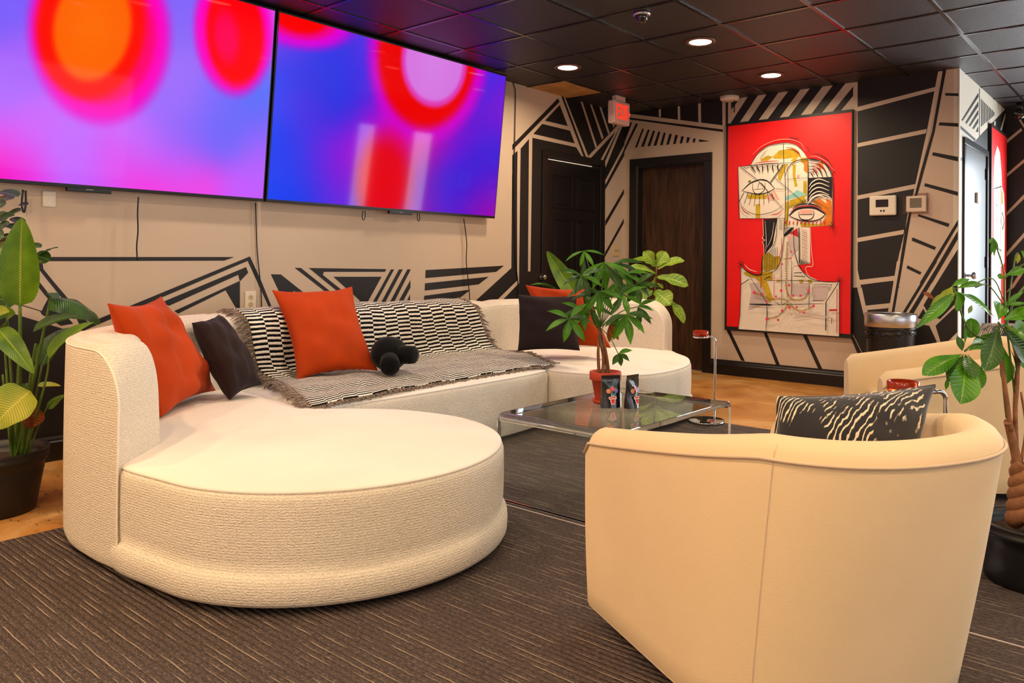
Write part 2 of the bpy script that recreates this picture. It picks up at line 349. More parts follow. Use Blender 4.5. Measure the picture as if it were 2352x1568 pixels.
def wall_with_windows_y(mb, y0, y1, x0, x1, wins, z0, z1):
    xs = [x0] + [v for w in wins for v in w] + [x1]
    for i in range(0, len(xs), 2): mb.box((xs[i], y0, 0), (xs[i+1], y1, CEIL))
    for a, c in wins: mb.box((a, y0, 0), (c, y1, z0)); mb.box((a, y0, z1), (c, y1, CEIL))
WF = [(-0.95, 0.72), (1.15, 1.75), (2.75, 3.40)]
wall_with_windows_y(mb, YF, YF + 0.12, XC, X1, WF, 0.35, 2.2)
for p in [K([(497,545),(612,452),(622,468),(497,572)]), K([(497,790),(645,665),(645,690),(497,815)]), K([(495,1070),(645,915),(645,950),(495,1095)]),
          K([(490,1365),(645,1190),(645,1225),(490,1398)]), K([(585,378),(598,372),(645,445),(645,470)]), K([(500,1640),(560,1560),(600,1500),(645,1440),(645,1470),(560,1600)])]:
    on_y(mb, p, YF, e2, 1)
struct('wall_far', mb, [BLACK, BEIGE], 'black far wall with beige diagonal stripes', 'wall')
mb = MB()
ys_ = [(0.6, 2.6), (3.2, 5.4)]
seg = [Y0] + [v for w in ys_ for v in w] + [YF]
for i in range(0, len(seg), 2): mb.box((X1, seg[i], 0), (X1 + 0.12, seg[i+1], CEIL))
for a, c in ys_: mb.box((X1, a, 0), (X1 + 0.12, c, 0.6)); mb.box((X1, a, 2.3), (X1 + 0.12, c, CEIL))
struct('wall_right', mb, BEIGE, 'beige wall with windows on the right', 'wall')
mb = MB(); WB = [(-1.2, 0.6), (1.2, 3.0)]
wall_with_windows_y(mb, Y0 - 0.12, Y0, XT, X1, WB, 0.6, 2.3)
struct('wall_front', mb, BEIGE, 'beige wall behind the camera with windows', 'wall')
GLASS = thin_clear('window_glass')
wn = 0
def window(lo, hi, axis, where):
    global wn
    wn += 1; mb = MB(); t = 0.04
    x0, y0, z0 = lo; x1, y1, z1 = hi
    if axis == 'y':
        mb.box((x0, y0, z0), (x0+t, y1, z1)); mb.box((x1-t, y0, z0), (x1, y1, z1)); mb.box((x0+t, y0, z0), (x1-t, y1, z0+t)); mb.box((x0+t, y0, z1-t), (x1-t, y1, z1))
        g = MB(); ym = (y0+y1)/2; g.box((x0+t, ym-.003, z0+t), (x1-t, ym+.003, z1-t))
    else:
        mb.box((x0, y0, z0), (x1, y0+t, z1)); mb.box((x0, y1-t, z0), (x1, y1, z1)); mb.box((x0, y0+t, z0), (x1, y1-t, z0+t)); mb.box((x0, y0+t, z1-t), (x1, y1-t, z1))
        g = MB(); xm = (x0+x1)/2; g.box((xm-.003, y0+t, z0+t), (xm+.003, y1-t, z1-t))
    o = struct('window_%d' % wn, mb, GLOSSBLACK, 'black framed window in the %s' % where, 'window')
    struct('window_pane', g, GLASS, parent=o)
for a, c in WF: window((a, YF + 0.02, 0.35), (c, YF + 0.08, 2.2), 'y', 'far wall, ' + ('nearest the red painting' if a < 0 else 'middle one' if a < 2 else 'farthest right'))
for a, c in ys_: window((X1 + 0.02, a, 0.6), (X1 + 0.08, c, 2.3), 'x', 'right wall, ' + ('nearer' if a < 1 else 'farther') + ' of two')
for a, c in WB: window((a, Y0 - 0.08, 0.6), (c, Y0 - 0.02, 2.3), 'y', 'wall behind the camera, ' + ('left' if a < 0 else 'right') + ' of two')
# ---- baseboards
def bb_prof(mb, a, c, nrm, h=0.145):
    a, c, n = Vector(a), Vector(c), Vector(nrm)
    prof = [(0.0, 0), (0.022, 0), (0.022, h*0.68), (0.017, h*0.74), (0.017, h*0.8), (0.010, h*0.9), (0.012, h), (0, h)]
    rows = [[p + n*d + Vector((0,0,z)) for d, z in prof] for p in (a, c)]
    mb.grid(rows, 0, closed_v=True, smooth=False)
    mb.poly(rows[0]); mb.poly(rows[1])
mb = MB(); bb_prof(mb, (XT, Y0, 0), (XT, 5.5, 0), (1,0,0)); struct('baseboard_left', mb, GLOSSBLACK, 'glossy black baseboard under the screens wall', 'baseboard')
mb = MB(); bb_prof(mb, (-3.615, YP, 0), (XC, YP, 0), (0,-1,0)); struct('baseboard_back', mb, GLOSSBLACK, 'glossy black baseboard under the red painting', 'baseboard')
mb = MB(); bb_prof(mb, (XC, d3b + 0.07, 0), (XC, YF, 0), (1,0,0)); struct('baseboard_column', mb, GLOSSBLACK, 'black baseboard beyond the glossy door', 'baseboard')
mb = MB(); bb_prof(mb, (XC, YF, 0), (X1, YF, 0), (0,-1,0)); struct('baseboard_far', mb, GLOSSBLACK, 'black baseboard of the far wall', 'baseboard')
mb = MB(); mb.box((XC - 0.004, YP - 0.004, 0.14), (XC + 0.004, YP + 0.03, CEIL - 0.001)); struct('trim_1', mb, TRIM, 'white corner bead where the mural wall turns', 'trim')
# ---- door 1: black six-panel door in the left wall
y0, y1, zt = 5.605, 6.455, 2.075
mb = MB()
mb.box((XT, 5.53, 0), (XT + 0.022, y0, zt)); mb.box((XT, y1, 0), (XT + 0.022, 6.53, zt)); mb.box((XT, 5.53, zt), (XT + 0.022, 6.53, zt + 0.065))
d1 = struct('door_1', mb, GLOSSBLACK, 'black six-panel door in the wall with the screens', 'door', bevel=0.004)
mb = MB(); mb.box((XT, y0, 0.008), (XT + 0.008, y1, zt - 0.03))
def panel(ya, yb, za, zb):
    x = XT + 0.008; t = 0.022
    mb.obox((x + 0.003, (ya+yb)/2, (za+zb)/2), (0.003,0,0), (0,(yb-ya)/2 - 0.035,0), (0,0,(zb-za)/2 - 0.035))
    for a, c in (((ya, za), (yb, za + 0.012)), ((ya, zb - 0.012), (yb, zb)), ((ya, za), (ya + 0.012, zb)), ((yb - 0.012, za), (yb, zb))):
        mb.box((x, a[0], a[1]), (x + 0.007, c[0], c[1]))
for ya, yb in ((y0 + 0.1, y0 + 0.39), (y1 - 0.39, y1 - 0.1)):
    panel(ya, yb, 1.60, 1.92); panel(ya, yb, 0.92, 1.50); panel(ya, yb, 0.2, 0.78)
struct('door_leaf', mb, DOORBLACK, parent=d1, bevel=0.003)
mb = MB(); mb.box((XT + 0.001, y0 + 0.01, zt - 0.022), (XT + 0.010, y1 - 0.14, zt - 0.0175)); struct('top_gap_glow', mb, mat('gap_light', (255, 240, 225), emis=(255, 240, 225), estr=0.55), parent=d1)  # glowing strip stands for light showing through the gap above the leaf
kn = PX(1250, 636, XT + 0.04)
mb = MB(); mb.tube([(XT + 0.008, kn.y, kn.z), (XT + 0.014, kn.y, kn.z)], 0.03, 20); mb.tube([(XT + 0.014, kn.y, kn.z), (XT + 0.04, kn.y, kn.z)], 0.011, 12)
mb.tube([(XT + 0.035 + 0.03*q/8, kn.y, kn.z) for q in range(9)], [0.026*math.sqrt(max(0.02, 1 - ((q-4)/4.2)**2)) for q in range(9)], 20)
struct('door_knob', mb, CHROME, parent=d1)
# ---- door 2: dark stained flush door in the back wall
WOOD = mat('dark_stained_wood', (62, 38, 24), rough=0.38)
nt, b = nodes(WOOD); tc = N(nt, 'ShaderNodeTexCoord'); mp = N(nt, 'ShaderNodeMapping'); mp.inputs['Scale'].default_value = (9, 9, 0.9)
n1 = N(nt, 'ShaderNodeTexNoise', Scale=3.0, Detail=8.0, Roughness=0.65); nt.links.new(tc.outputs['Object'], mp.inputs[0]); nt.links.new(mp.outputs[0], n1.inputs['Vector'])
cr = N(nt, 'ShaderNodeValToRGB'); e = cr.color_ramp.elements; e[0].position = .3; e[0].color = L3((30, 18, 12)); e[1].position = .75; e[1].color = L3((88, 58, 36))
nt.links.new(n1.outputs['Fac'], cr.inputs[0]); nt.links.new(cr.outputs[0], b.inputs['Base Color'])
mb = MB(); cw = 0.085
mb.box((d2a - cw, YP - 0.02, 0), (d2a, YP, d2h)); mb.box((d2b, YP - 0.02, 0), (d2b + cw, YP, d2h)); mb.box((d2a - cw, YP - 0.02, d2h), (d2b + cw, YP, d2h + cw))
mb.box((d2a, YP, 0), (d2a + 0.015, YP + 0.14, d2h)); mb.box((d2b - 0.015, YP, 0), (d2b, YP + 0.14, d2h)); mb.box((d2a + 0.015, YP, d2h - 0.015), (d2b - 0.015, YP + 0.14, d2h))
d2 = struct('door_2', mb, GLOSSBLACK, 'dark brown flush wooden door in a black frame left of the painting', 'door', bevel=0.003)
mb = MB(); mb.box((d2a + 0.016, YP + 0.085, 0.003), (d2b - 0.016, YP + 0.125, d2h - 0.016)); struct('door_leaf', mb, WOOD, parent=d2)
hp = PY(1622, 621, YP + 0.05)
mb = MB(); mb.tube([(hp.x + .015, YP + 0.085, hp.z), (hp.x + .015, YP + 0.05, hp.z)], 0.012, 12); mb.tube([(hp.x + 0.018, YP + 0.045, hp.z), (hp.x - 0.03, YP + 0.045, hp.z)], 0.009, 10)
struct('door_handle', mb, CHROME, parent=d2)
# ---- door 3: glossy black door in the column face
mb = MB()
mb.box((XC, d3a - 0.055, 0), (XC + 0.018, d3a, d3h)); mb.box((XC, d3b, 0), (XC + 0.018, d3b + 0.055, d3h)); mb.box((XC, d3a - 0.055, d3h), (XC + 0.018, d3b + 0.055, d3h + 0.055))
d3 = struct('door_3', mb, GLOSSBLACK, 'glossy black door beyond the corner washed by daylight', 'door', bevel=0.003)
mb = MB(); mb.box((XC - 0.035, d3a + 0.004, 0.01), (XC + 0.002, d3b - 0.004, d3h - 0.006)); struct('door_leaf', mb, mat('satin_black_door', (40, 40, 42), rough=0.36, spec=0.8), parent=d3)
for (u, v) in ((2265, 400), (2262, 602)):
    p = PX(u, v, XC + 0.01); mb = MB(); mb.box((XC + 0.002, d3b - 0.03, p.z - 0.05), (XC + 0.022, d3b + 0.02, p.z + 0.05)); struct('hinge', mb, mat('dark_hinge', (46, 40, 38), rough=0.5, metal=0.6), parent=d3)
p = PX(2226, 633, XC + 0.05)
mb = MB(); c = Vector((XC + 0.002, d3a + 0.07, p.z))
mb.box((c.x, c.y - 0.03, c.z - 0.075), (c.x + 0.006, c.y + 0.03, c.z + 0.075)); mb.tube([c, c + Vector((0.05, 0, 0))], 0.011, 12)
mb.tube([c + Vector((0.04 + 0.045*q/8, 0, 0)) for q in range(9)], [0.03*math.sqrt(max(0.02, 1 - ((q-4)/4.2)**2)) for q in range(9)], 20); struct('door_knob', mb, BRUSHED, parent=d3)
p = PX(2243, 455, XC); mb = MB(); mb.box((XC + 0.002, p.y - 0.06, p.z - 0.045), (XC + 0.022, p.y + 0.06, p.z + 0.045)); o = mb.build('door_alarm_sensor', WHITEPL, None, bevel=0.004)
tag(o, 'small white sensor box on the glossy black door', 'sensor')
# ================================================================== screens
TB, TT = XT + 0.085, XT + 0.205           # distance of the screen face at its bottom and top edge
ZB, ZT = 1.452, 2.662
def scr_pt(y, w, off=0.0):                # y along the wall, w 0..1 from bottom to top of the panel
    n = Vector((ZT - ZB, 0, -(TT - TB))).normalized()
    return Vector((lerp(TB, TT, w), y, lerp(ZB, ZT, w))) + n * off
def s_uv(px, py):                         # photo pixel -> (y, w) on the tilted panel
    d = ray(px, py); n = Vector((ZT - ZB, 0, -(TT - TB))).normalized(); t = (Vector((TB, 0, ZB)) - O).dot(n) / d.dot(n); p = O + d * t
    return p.y, (p.z - ZB) / (ZT - ZB)
SM = bpy.data.materials.new('screen_image'); SM.use_nodes = True; nt, b = nodes(SM)
b.inputs['Base Color'].default_value = (0.004, 0.004, 0.004, 1); b.inputs['Roughness'].default_value = 0.05; b.inputs['Specular IOR Level'].default_value = 0.07
va = nt.nodes.new('ShaderNodeVertexColor'); va.layer_name = 'picture'
nt.links.new(va.outputs['Color'], b.inputs['Emission Color']); b.inputs['Emission Strength'].default_value = 1.0
def screen_color(ctrl, blobs, u, v):
    W_ = np.zeros_like(u); R_ = np.zeros(u.shape + (3,))
    for (cx, cy, c) in ctrl:
        d2 = ((u - cx)**2 + (v - cy)**2) / 44.0**2
        w = np.exp(-d2/2) + 1e-6/(1 + d2); W_ += w; R_ += w[..., None] * np.array(c, float)
    col = R_ / W_[..., None]
    for (cx, cy, rx, ry, rot, stops) in blobs:     # stops: (radius, colour or None)
        a = math.radians(rot); dx, dy = u - cx, v - cy
        x = (dx*math.cos(a) + dy*math.sin(a)) / rx; y = (-dx*math.sin(a) + dy*math.cos(a)) / ry
        r = np.sqrt(x*x + y*y)
        for (r0, c0), (r1, c1) in zip(stops[:-1], stops[1:]):
            m = (r >= r0) & (r < r1)
            t = np.clip((r - r0) / (r1 - r0), 0, 1); t = t*t*(3 - 2*t)
            A_ = np.array(c0, float)[None, None]; B_ = col if c1 is None else np.array(c1, float)[None, None]
            mixc = A_ * (1 - t[..., None]) + B_ * t[..., None]
            col = np.where(m[..., None], mixc, col)
    return np.clip(col, 0, 255)
def make_screen(y0, y1, ctrl, blobs, label, logo):
    t = thing('wall_screen', label, 'television', (XT, (y0+y1)/2, ZB))
    mb = MB(); n = Vector((ZT - ZB, 0, -(TT - TB))).normalized(); g = 0.004
    c = scr_pt((y0+y1)/2, 0.5, -0.016); up = (scr_pt(0, 1) - scr_pt(0, 0)) / 2
    mb.obox(c, n*0.0155, Vector((0, (y1-y0)/2 - 0.003, 0)), up*1.004)
    bo = mb.build('bezel', SCRBEZ, t, bevel=0.003)
    mb = MB(); c2 = scr_pt((y0+y1)/2, 0.42, -0.06); mb.obox(c2, n*0.028, Vector((0, (y1-y0)/2 - 0.25, 0)), up*0.62); mb.build('back_housing', SCRBEZ, t, bevel=0.01)
    for q in (-0.35, 0.35):
        mb = MB(); pa = scr_pt((y0+y1)/2 + q, 0.5, -0.088)
        mb.box((XT, pa.y - 0.03, 1.75), (pa.x, pa.y + 0.03, 2.25)); mb.build('wall_bracket', SCRBEZ, t)
    NU, NW = 150, 84; mb = MB(); rows = []; U_ = np.zeros((NU, NW)); V_ = np.zeros((NU, NW))
    for i in range(NU):
        yy = lerp(y0 + 0.012, y1 - 0.012, i/(NU-1)); row = []
        for j in range(NW):
            w = lerp(0.014, 0.990, j/(NW-1)); p = scr_pt(yy, w, 0.0008); row.append(p); U_[i, j], V_[i, j] = proj(p)
        rows.append(row)
    mb.grid(rows, 0, smooth=False); o = mb.build('display', SM, t)
    colr = screen_color(ctrl, blobs, U_, V_).reshape(-1, 3)
    at = o.data.color_attributes.new('picture', 'FLOAT_COLOR', 'POINT')
    arr = np.ones((len(colr), 4), np.float32); x = colr/255.0; arr[:, :3] = np.where(x <= 0.04045, x/12.92, ((x+0.055)/1.055)**2.4)
    at.data.foreach_set('color', arr.ravel())
    mb = MB(); c = scr_pt(logo, 0.0, 0.0); mb.box((c.x - 0.02, c.y - 0.11, c.z - 0.022), (c.x + 0.006, c.y + 0.11, c.z - 0.001)); mb.build('sensor_bar', SCRBEZ, t, bevel=0.003)
    mb = MB(); mb.box((c.x + 0.006, c.y - 0.018, c.z - 0.010), (c.x + 0.0075, c.y + 0.018, c.z - 0.005)); mb.build('maker_mark', mat('mark_grey', (120, 120, 130), rough=0.4), t)
    return t
V = (170, 90, 255)
ctrl1 = [(-60,-60,(120,80,255)),(0,40,(124,96,250)),(30,140,(170,100,250)),(0,230,(176,110,255)),(60,300,(206,104,252)),(0,330,(240,70,235)),(0,400,(255,0,175)),(60,400,(236,60,235)),(150,350,(196,110,255)),(200,410,(196,100,255)),
 (330,340,(200,110,255)),(350,425,(255,50,215)),(270,400,(235,70,235)),(450,420,(248,66,225)),(560,440,(200,90,255)),(600,350,(176,98,252)),(480,320,(116,100,250)),(500,245,(124,108,252)),(420,250,(160,110,253)),(400,170,(160,112,252)),(410,330,(140,104,252)),
 (400,60,(140,106,250)),(410,0,(130,100,250)),(620,200,(90,120,250)),(600,250,(84,110,250)),(635,120,(160,100,245)),(600,20,(240,60,220)),(635,60,(210,90,250)),(400,380,(214,90,250)),(540,300,(100,106,250)),(630,300,(150,96,250)),(630,400,(190,96,255)),(-200,200,(180,60,240)),(-200,400,(255,30,160)),(-300,0,(80,90,250))]
blobs1 = [(228,72,160,208,-6,[(0,(255,0,90)),(0.72,(255,0,110)),(0.88,(255,0,190)),(1.12,None)]),
          (208,58,124,166,4,[(0,(255,14,0)),(0.9,(255,14,0)),(1.12,None)]), (212,62,98,138,8,[(0,(255,108,0)),(0.80,(255,100,0)),(1.02,None)]),
          (536,72,92,150,-4,[(0,(255,0,170)),(0.82,(255,0,190)),(1.10,None)]), (540,76,70,128,-4,[(0,(255,0,8)),(0.8,(255,0,10)),(1.08,None)]), (520,85,32,66,-6,[(0,(255,0,84)),(0.5,(255,0,80)),(1.3,None)])]
y0s, y1s = 0.53, 2.676
make_screen(y0s, y1s, ctrl1, blobs1, 'left wall screen showing a large orange blob on violet', s_uv(205, 440)[0])
ctrl2 = [(645,105,(190,60,235)),(700,112,(150,60,235)),(660,140,(0,62,232)),(720,130,(0,60,232)),(770,110,(60,56,230)),(810,130,(10,60,230)),(835,190,(0,60,230)),(815,240,(0,60,228)),(775,262,(10,60,228)),(700,175,(64,50,220)),(760,170,(60,60,225)),(790,200,(60,60,228)),(640,170,(60,90,250)),(640,250,(60,80,250)),(700,240,(96,42,222)),(740,290,(86,44,222)),
 (650,320,(10,70,240)),(645,400,(60,70,245)),(700,330,(70,50,230)),(680,400,(10,64,236)),(700,470,(10,60,232)),(650,460,(10,66,240)),(740,380,(110,40,225)),(740,440,(90,50,225)),(780,330,(170,20,215)),(790,400,(160,10,205)),(775,460,(110,40,220)),(845,100,(150,40,225)),(855,180,(190,10,215)),(860,260,(205,0,210)),(900,310,(222,0,170)),(960,330,(222,0,140)),(1030,330,(195,0,195)),(840,310,(200,0,215)),
 (940,400,(215,0,110)),(960,470,(200,20,150)),(985,420,(120,30,210)),(1030,430,(0,56,232)),(1015,470,(60,40,215)),(1070,390,(10,50,225)),(1110,350,(0,50,225)),(1105,300,(60,30,218)),(1070,340,(120,10,205)),(1060,480,(110,0,205)),(1110,480,(190,0,150)),(1135,420,(120,0,195)),(1100,420,(90,20,205)),(1110,240,(60,40,220)),(1150,250,(170,0,195)),(1105,180,(40,60,235)),(1155,180,(150,10,205)),(1130,150,(30,60,240)),(1080,280,(150,10,205)),(930,270,(215,0,190))]
blobs2 = [(985,118,142,212,3,[(0,(225,0,150)),(0.7,(218,0,160)),(0.85,(210,0,200)),(1.08,None)]), (982,118,122,190,3,[(0,(238,0,0)),(0.82,(236,0,0)),(1.02,None)]), (997,142,78,108,-2,[(0,(214,125,226)),(0.78,(214,118,224)),(0.9,(224,60,180)),(1.04,None)]),
          (690,40,92,52,12,[(0,(250,0,0)),(0.55,(250,0,0)),(0.85,(240,0,140)),(1.05,(220,0,215)),(1.6,None)]), (880,420,62,112,4,[(0,(228,0,18)),(0.55,(228,0,24)),(1.35,None)])]
make_screen(2.684, 4.822, ctrl2, blobs2, 'right wall screen showing a pale lilac blob ringed in red on blue', s_uv(920, 492)[0])
# ---- cables hanging on the wall and loops below the screens
def cord(px, label, off=0.02, r=0.0042, name='hanging_cable', group=None):
    mb = MB(); mb.tube(spline([PX(u, v, XT + off) for u, v in px], 5), r, 6); o = mb.build(name, RUBBER); tag(o, label, 'cable', group); return o
cord([(318,452),(316,490),(317,530),(314,565),(315.5,598)], 'short black cable hanging free below the left screen over the long black bar', 0.09)
cord([(587,466),(588.5,520),(591,580),(597,640),(600,680),(601,722)], 'black cable running from the screens down past the white outlet', 0.02)
cord([(1065,502),(1069,530),(1072,560),(1071,600),(1075,640),(1080,700)], 'wavy black cable hanging below the right screen to the sofa', 0.03)
cord([(1178,190),(1182,200),(1184,230),(1181,400),(1183,520),(1185,600),(1189,640),(1192,680)], 'thin black cable at the right edge of the right screen from ceiling', 0.012)
cord([(53,436),(50,470),(55,487),(59,470),(59,438)], 'black cable loop below the left screen beside the blank plate', 0.06, 0.005)
cord([(834,484),(832,498),(835,505),(838.5,498),(838.5,484)], 'small black cable loop under the left half of the right screen', 0.06, 0.0035)
cord([(959,490),(959,502),(961.5,508),(964,502),(963.5,491)], 'small black cable loop under the right half of the right screen', 0.06, 0.0035)
# ---- plates and outlet
def plate(name, px, label, cat, m, x=XT, th=0.008):
    (u0, v0), (u1, v1) = px; a, c = PX(u0, v0, x), PX(u1, v1, x)
    t = thing(name, label, cat, (x, (a.y+c.y)/2, c.z))
    mb = MB(); mb.box((x, a.y, c.z), (x + th, c.y, a.z)); mb.build('cover_plate', m, t, bevel=0.003); return t, a, c
t, a, c = plate('wall_plate', ((97, 438), (127, 476)), 'blank ivory plate below the left screen', 'plate', WHITEPL)
mb = MB(); mb.tube([(XT + 0.008, (a.y+c.y)/2, c.z + 0.02), (XT + 0.0095, (a.y+c.y)/2, c.z + 0.02)], 0.004, 10); mb.build('screw', BRUSHED, t)
t, a, c = plate('power_outlet', ((562, 669), (587, 712)), 'white duplex power outlet above the sofa back', 'outlet', WHITEPL)
for k in (0.32, 0.68):
    zc = lerp(a.z, c.z, k); yc = (a.y+c.y)/2; mb = MB()
    mb.tube([(XT + 0.008, yc, zc), (XT + 0.010, yc, zc)], 0.017, 20); soc = mb.build('socket', IVORY, t)
    mb = MB()
    for dy in (-0.006, 0.006): mb.box((XT + 0.010, yc + dy - 0.0012, zc - 0.001), (XT + 0.0105, yc + dy + 0.0012, zc + 0.008))
    mb.tube([(XT + 0.010, yc, zc - 0.008), (XT + 0.0105, yc, zc - 0.008)], 0.0025, 8); mb.build('slots', RUBBER, soc)
t, a, c = plate('coax_plate', ((1406, 562), (1421, 588)), 'ivory wall plate with two small connectors between the doors', 'plate', IVORY)
for k in (0.33, 0.67):
    mb = MB(); mb.tube([(XT + 0.008, lerp(a.y, c.y, k), (a.z+c.z)/2), (XT + 0.02, lerp(a.y, c.y, k), (a.z+c.z)/2)], 0.006, 10); mb.build('connector', BRUSHED, t)
# ================================================================== ceiling fixtures
LAMPC = (1.0, 0.77, 0.52)
GLOW = mat('lamp_glow', (255, 244, 225), emis=(255, 240, 214), estr=9.0)
def downlight(x, y, label, power, group=None, col=None):
    t = thing('downlight', label, 'ceiling light', (x, y, CEIL), 0, group)
    mb = MB(); mb.lathe((x, y, CEIL - 0.012), [(0.112, 0.011), (0.112, 0.006), (0.100, 0.0), (0.084, 0.002), (0.080, 0.009)], 40); mb.build('trim_ring', mat('lamp_trim', (120, 84, 70), rough=0.3, metal=0.4), t)
    mb = MB(); mb.lathe((x, y, CEIL - 0.010), [(0.0, 0.0), (0.06, 0.001), (0.080, 0.004)], 32); mb.build('diffuser', GLOW, t)
    l = bpy.data.lights.new('lamp', 'AREA'); l.shape = 'DISK'; l.size = 0.15; l.energy = power; l.color = col or LAMPC; l.spread = math.radians(165)
    o = bpy.data.objects.new('lamp', l); COL.objects.link(o); o.location = (x, y, CEIL - 0.02); o.parent = t; o.matrix_parent_inverse = parent_inv(t)
LP = 19.0
downlight(-3.93, 4.98, 'round recessed light nearest the right screen, leftmost lit one', LP)
downlight(-2.71, 4.98, 'largest looking recessed ceiling light, in the middle of the ceiling', LP)
downlight(-2.71, 6.22, 'recessed ceiling light nearest the red painting', LP)
OUT = 'recessed lights added outside the view'; OL = 'recessed ceiling light added outside the view to brighten the room'  # unseen lamps added to brighten the seating, walls and chair back
WHT_, AMB = (1.0, 0.84, 0.66), (1.0, 0.70, 0.40)
for x, y, pw, cc in ((-3.93, 2.56, 13, WHT_), (-3.93, 0.12, 17, AMB), (-3.93, -1.71, 22, AMB), (-2.71, 2.56, 8, WHT_), (-2.71, 0.12, 21, AMB), (-2.71, -1.71, 30, AMB), (-1.49, 2.56, 10, WHT_), (-1.49, 0.12, 22, AMB),
                     (-1.49, -1.71, 30, AMB), (-0.27, 4.98, 20, LAMPC), (0.34, 2.56, 18, LAMPC), (0.34, 0.12, 24, AMB), (0.34, -1.71, 32, AMB), (2.2, 3.78, 20, LAMPC), (1.56, 1.34, 26, AMB), (1.56, -1.10, 30, AMB)):
    downlight(x, y, OL, pw, OUT, cc)
# camera dome
p = PZ(1474, 30, CEIL); t = thing('dome_camera', 'small dark dome camera on the black ceiling', 'camera', p)
mb = MB(); mb.lathe(p + Vector((0,0,-0.012)), [(0.055, 0.0115), (0.058, 0.0), (0.05, -0.006), (0.046, -0.008)], 32); mb.build('mount_ring', BRUSHED, t)
mb = MB(); mb.lathe(p + Vector((0,0,-0.02)), [(0.044*math.cos(a*math.pi/16), -0.05*math.sin(a*math.pi/16)) for a in range(9)], 28); mb.build('dome', mat('smoked_dome', (30, 26, 24), rough=0.04, spec=0.9), t)
# smoke detector
p = PY(1676, 222, YP - 0.12); t = thing('smoke_detector', 'white smoke detector at the ceiling above the painting corner', 'smoke detector', (p.x, p.y, CEIL))
mb = MB(); mb.lathe((p.x, p.y, CEIL - 0.045), [(0.05, 0.0), (0.085, 0.006), (0.098, 0.02), (0.095, 0.044)], 8); mb.build('housing', WHITEPL, t, bevel=0.003)
mb = MB(); mb.tube([(p.x + 0.05, p.y, CEIL - 0.04), (p.x + 0.055, p.y - 0.01, CEIL - 0.1), (p.x + 0.052, p.y - 0.01, CEIL - 0.16)], 0.006, 6); mb.build('loose_wire', RUBBER, t)
# far camera
p = PY(2343, 262, YF - 0.3)
t = thing('dome_camera', 'dark camera at the ceiling in the far right corner', 'camera', (p.x, p.y, CEIL))
mb = MB(); mb.tube([(p.x, p.y, CEIL), (p.x, p.y, p.z + 0.04)], 0.03, 14); mb.build('mount_ring', GLOSSBLACK, t)
mb = MB(); mb.tube([Vector((p.x, p.y, p.z)) + Vector((0, 0, 0.055*math.cos(a*math.pi/10))) for a in range(11)], [max(0.002, 0.055*math.sin(a*math.pi/10)) for a in range(11)], 20); mb.build('dome', mat('smoked_dome', (30, 26, 24)), t)
# ---- exit sign: faces the room, hangs from the ceiling
ex = -4.18; a = PX(1412, 232, ex); c = PX(1448, 281, ex)
ya, yb = a.y, c.y; zt, zb = CEIL - 0.052, CEIL - 0.275
t = thing('exit_sign', 'white illuminated sign with red letters EXIT under the ceiling', 'sign', (ex, (ya+yb)/2, CEIL))
mb = MB(); mb.box((ex - 0.085, ya, zb), (ex - 0.001, yb, zt)); mb.build('housing', mat('sign_white', (225, 190, 180), rough=0.35), t, bevel=0.018, seg=3)
mb = MB(); mb.box((ex - 0.07, (ya+yb)/2 - 0.08, zt), (ex - 0.02, (ya+yb)/2 + 0.08, CEIL)); mb.build('canopy', mat('sign_white', (225, 190, 180)), t, bevel=0.006)
RED = mat('exit_red', (255, 40, 20), rough=0.4, emis=(255, 48, 22), estr=1.1)
mb = MB(); w = yb - ya; lh0, lh1 = zb + 0.045, zt - 0.035; H_ = lh1 - lh0
def stroke2(y0_, z0_, y1_, z1_, tk=0.0062):
    d = Vector((0, y1_ - y0_, z1_ - z0_)); n = Vector((0, -d.z, d.y)).normalized() * tk; x = ex + 0.0045
    mb.obox((x - 0.002, (y0_+y1_)/2, (z0_+z1_)/2), (0.002, 0, 0), d/2, n)
LW = w*0.15; xs0 = [ya + w*0.15 + k*w*0.20 for k in range(4)]
y_ = xs0[0]; stroke2(y_, lh0, y_, lh1); stroke2(y_, lh1 - .009, y_ + LW, lh1 - .009); stroke2(y_, (lh0+lh1)/2, y_ + LW*.85, (lh0+lh1)/2); stroke2(y_, lh0 + .009, y_ + LW, lh0 + .009)
y_ = xs0[1]; stroke2(y_, lh0, y_ + LW, lh1); stroke2(y_ + LW, lh0, y_, lh1)
y_ = xs0[2] + 0.02; stroke2(y_, lh0, y_, lh1)
y_ = xs0[3] - 0.018; stroke2(y_ - 0.004, lh1 - .009, y_ + LW + 0.004, lh1 - .009); stroke2(y_ + LW/2, lh0, y_ + LW/2, lh1)
zm = lh0 + H_*0.45; stroke2(yb - 0.030, zm + 0.018, yb - 0.012, zm, 0.004); stroke2(yb - 0.030, zm - 0.018, yb - 0.012, zm, 0.004)
mb.build('letters', RED, t)
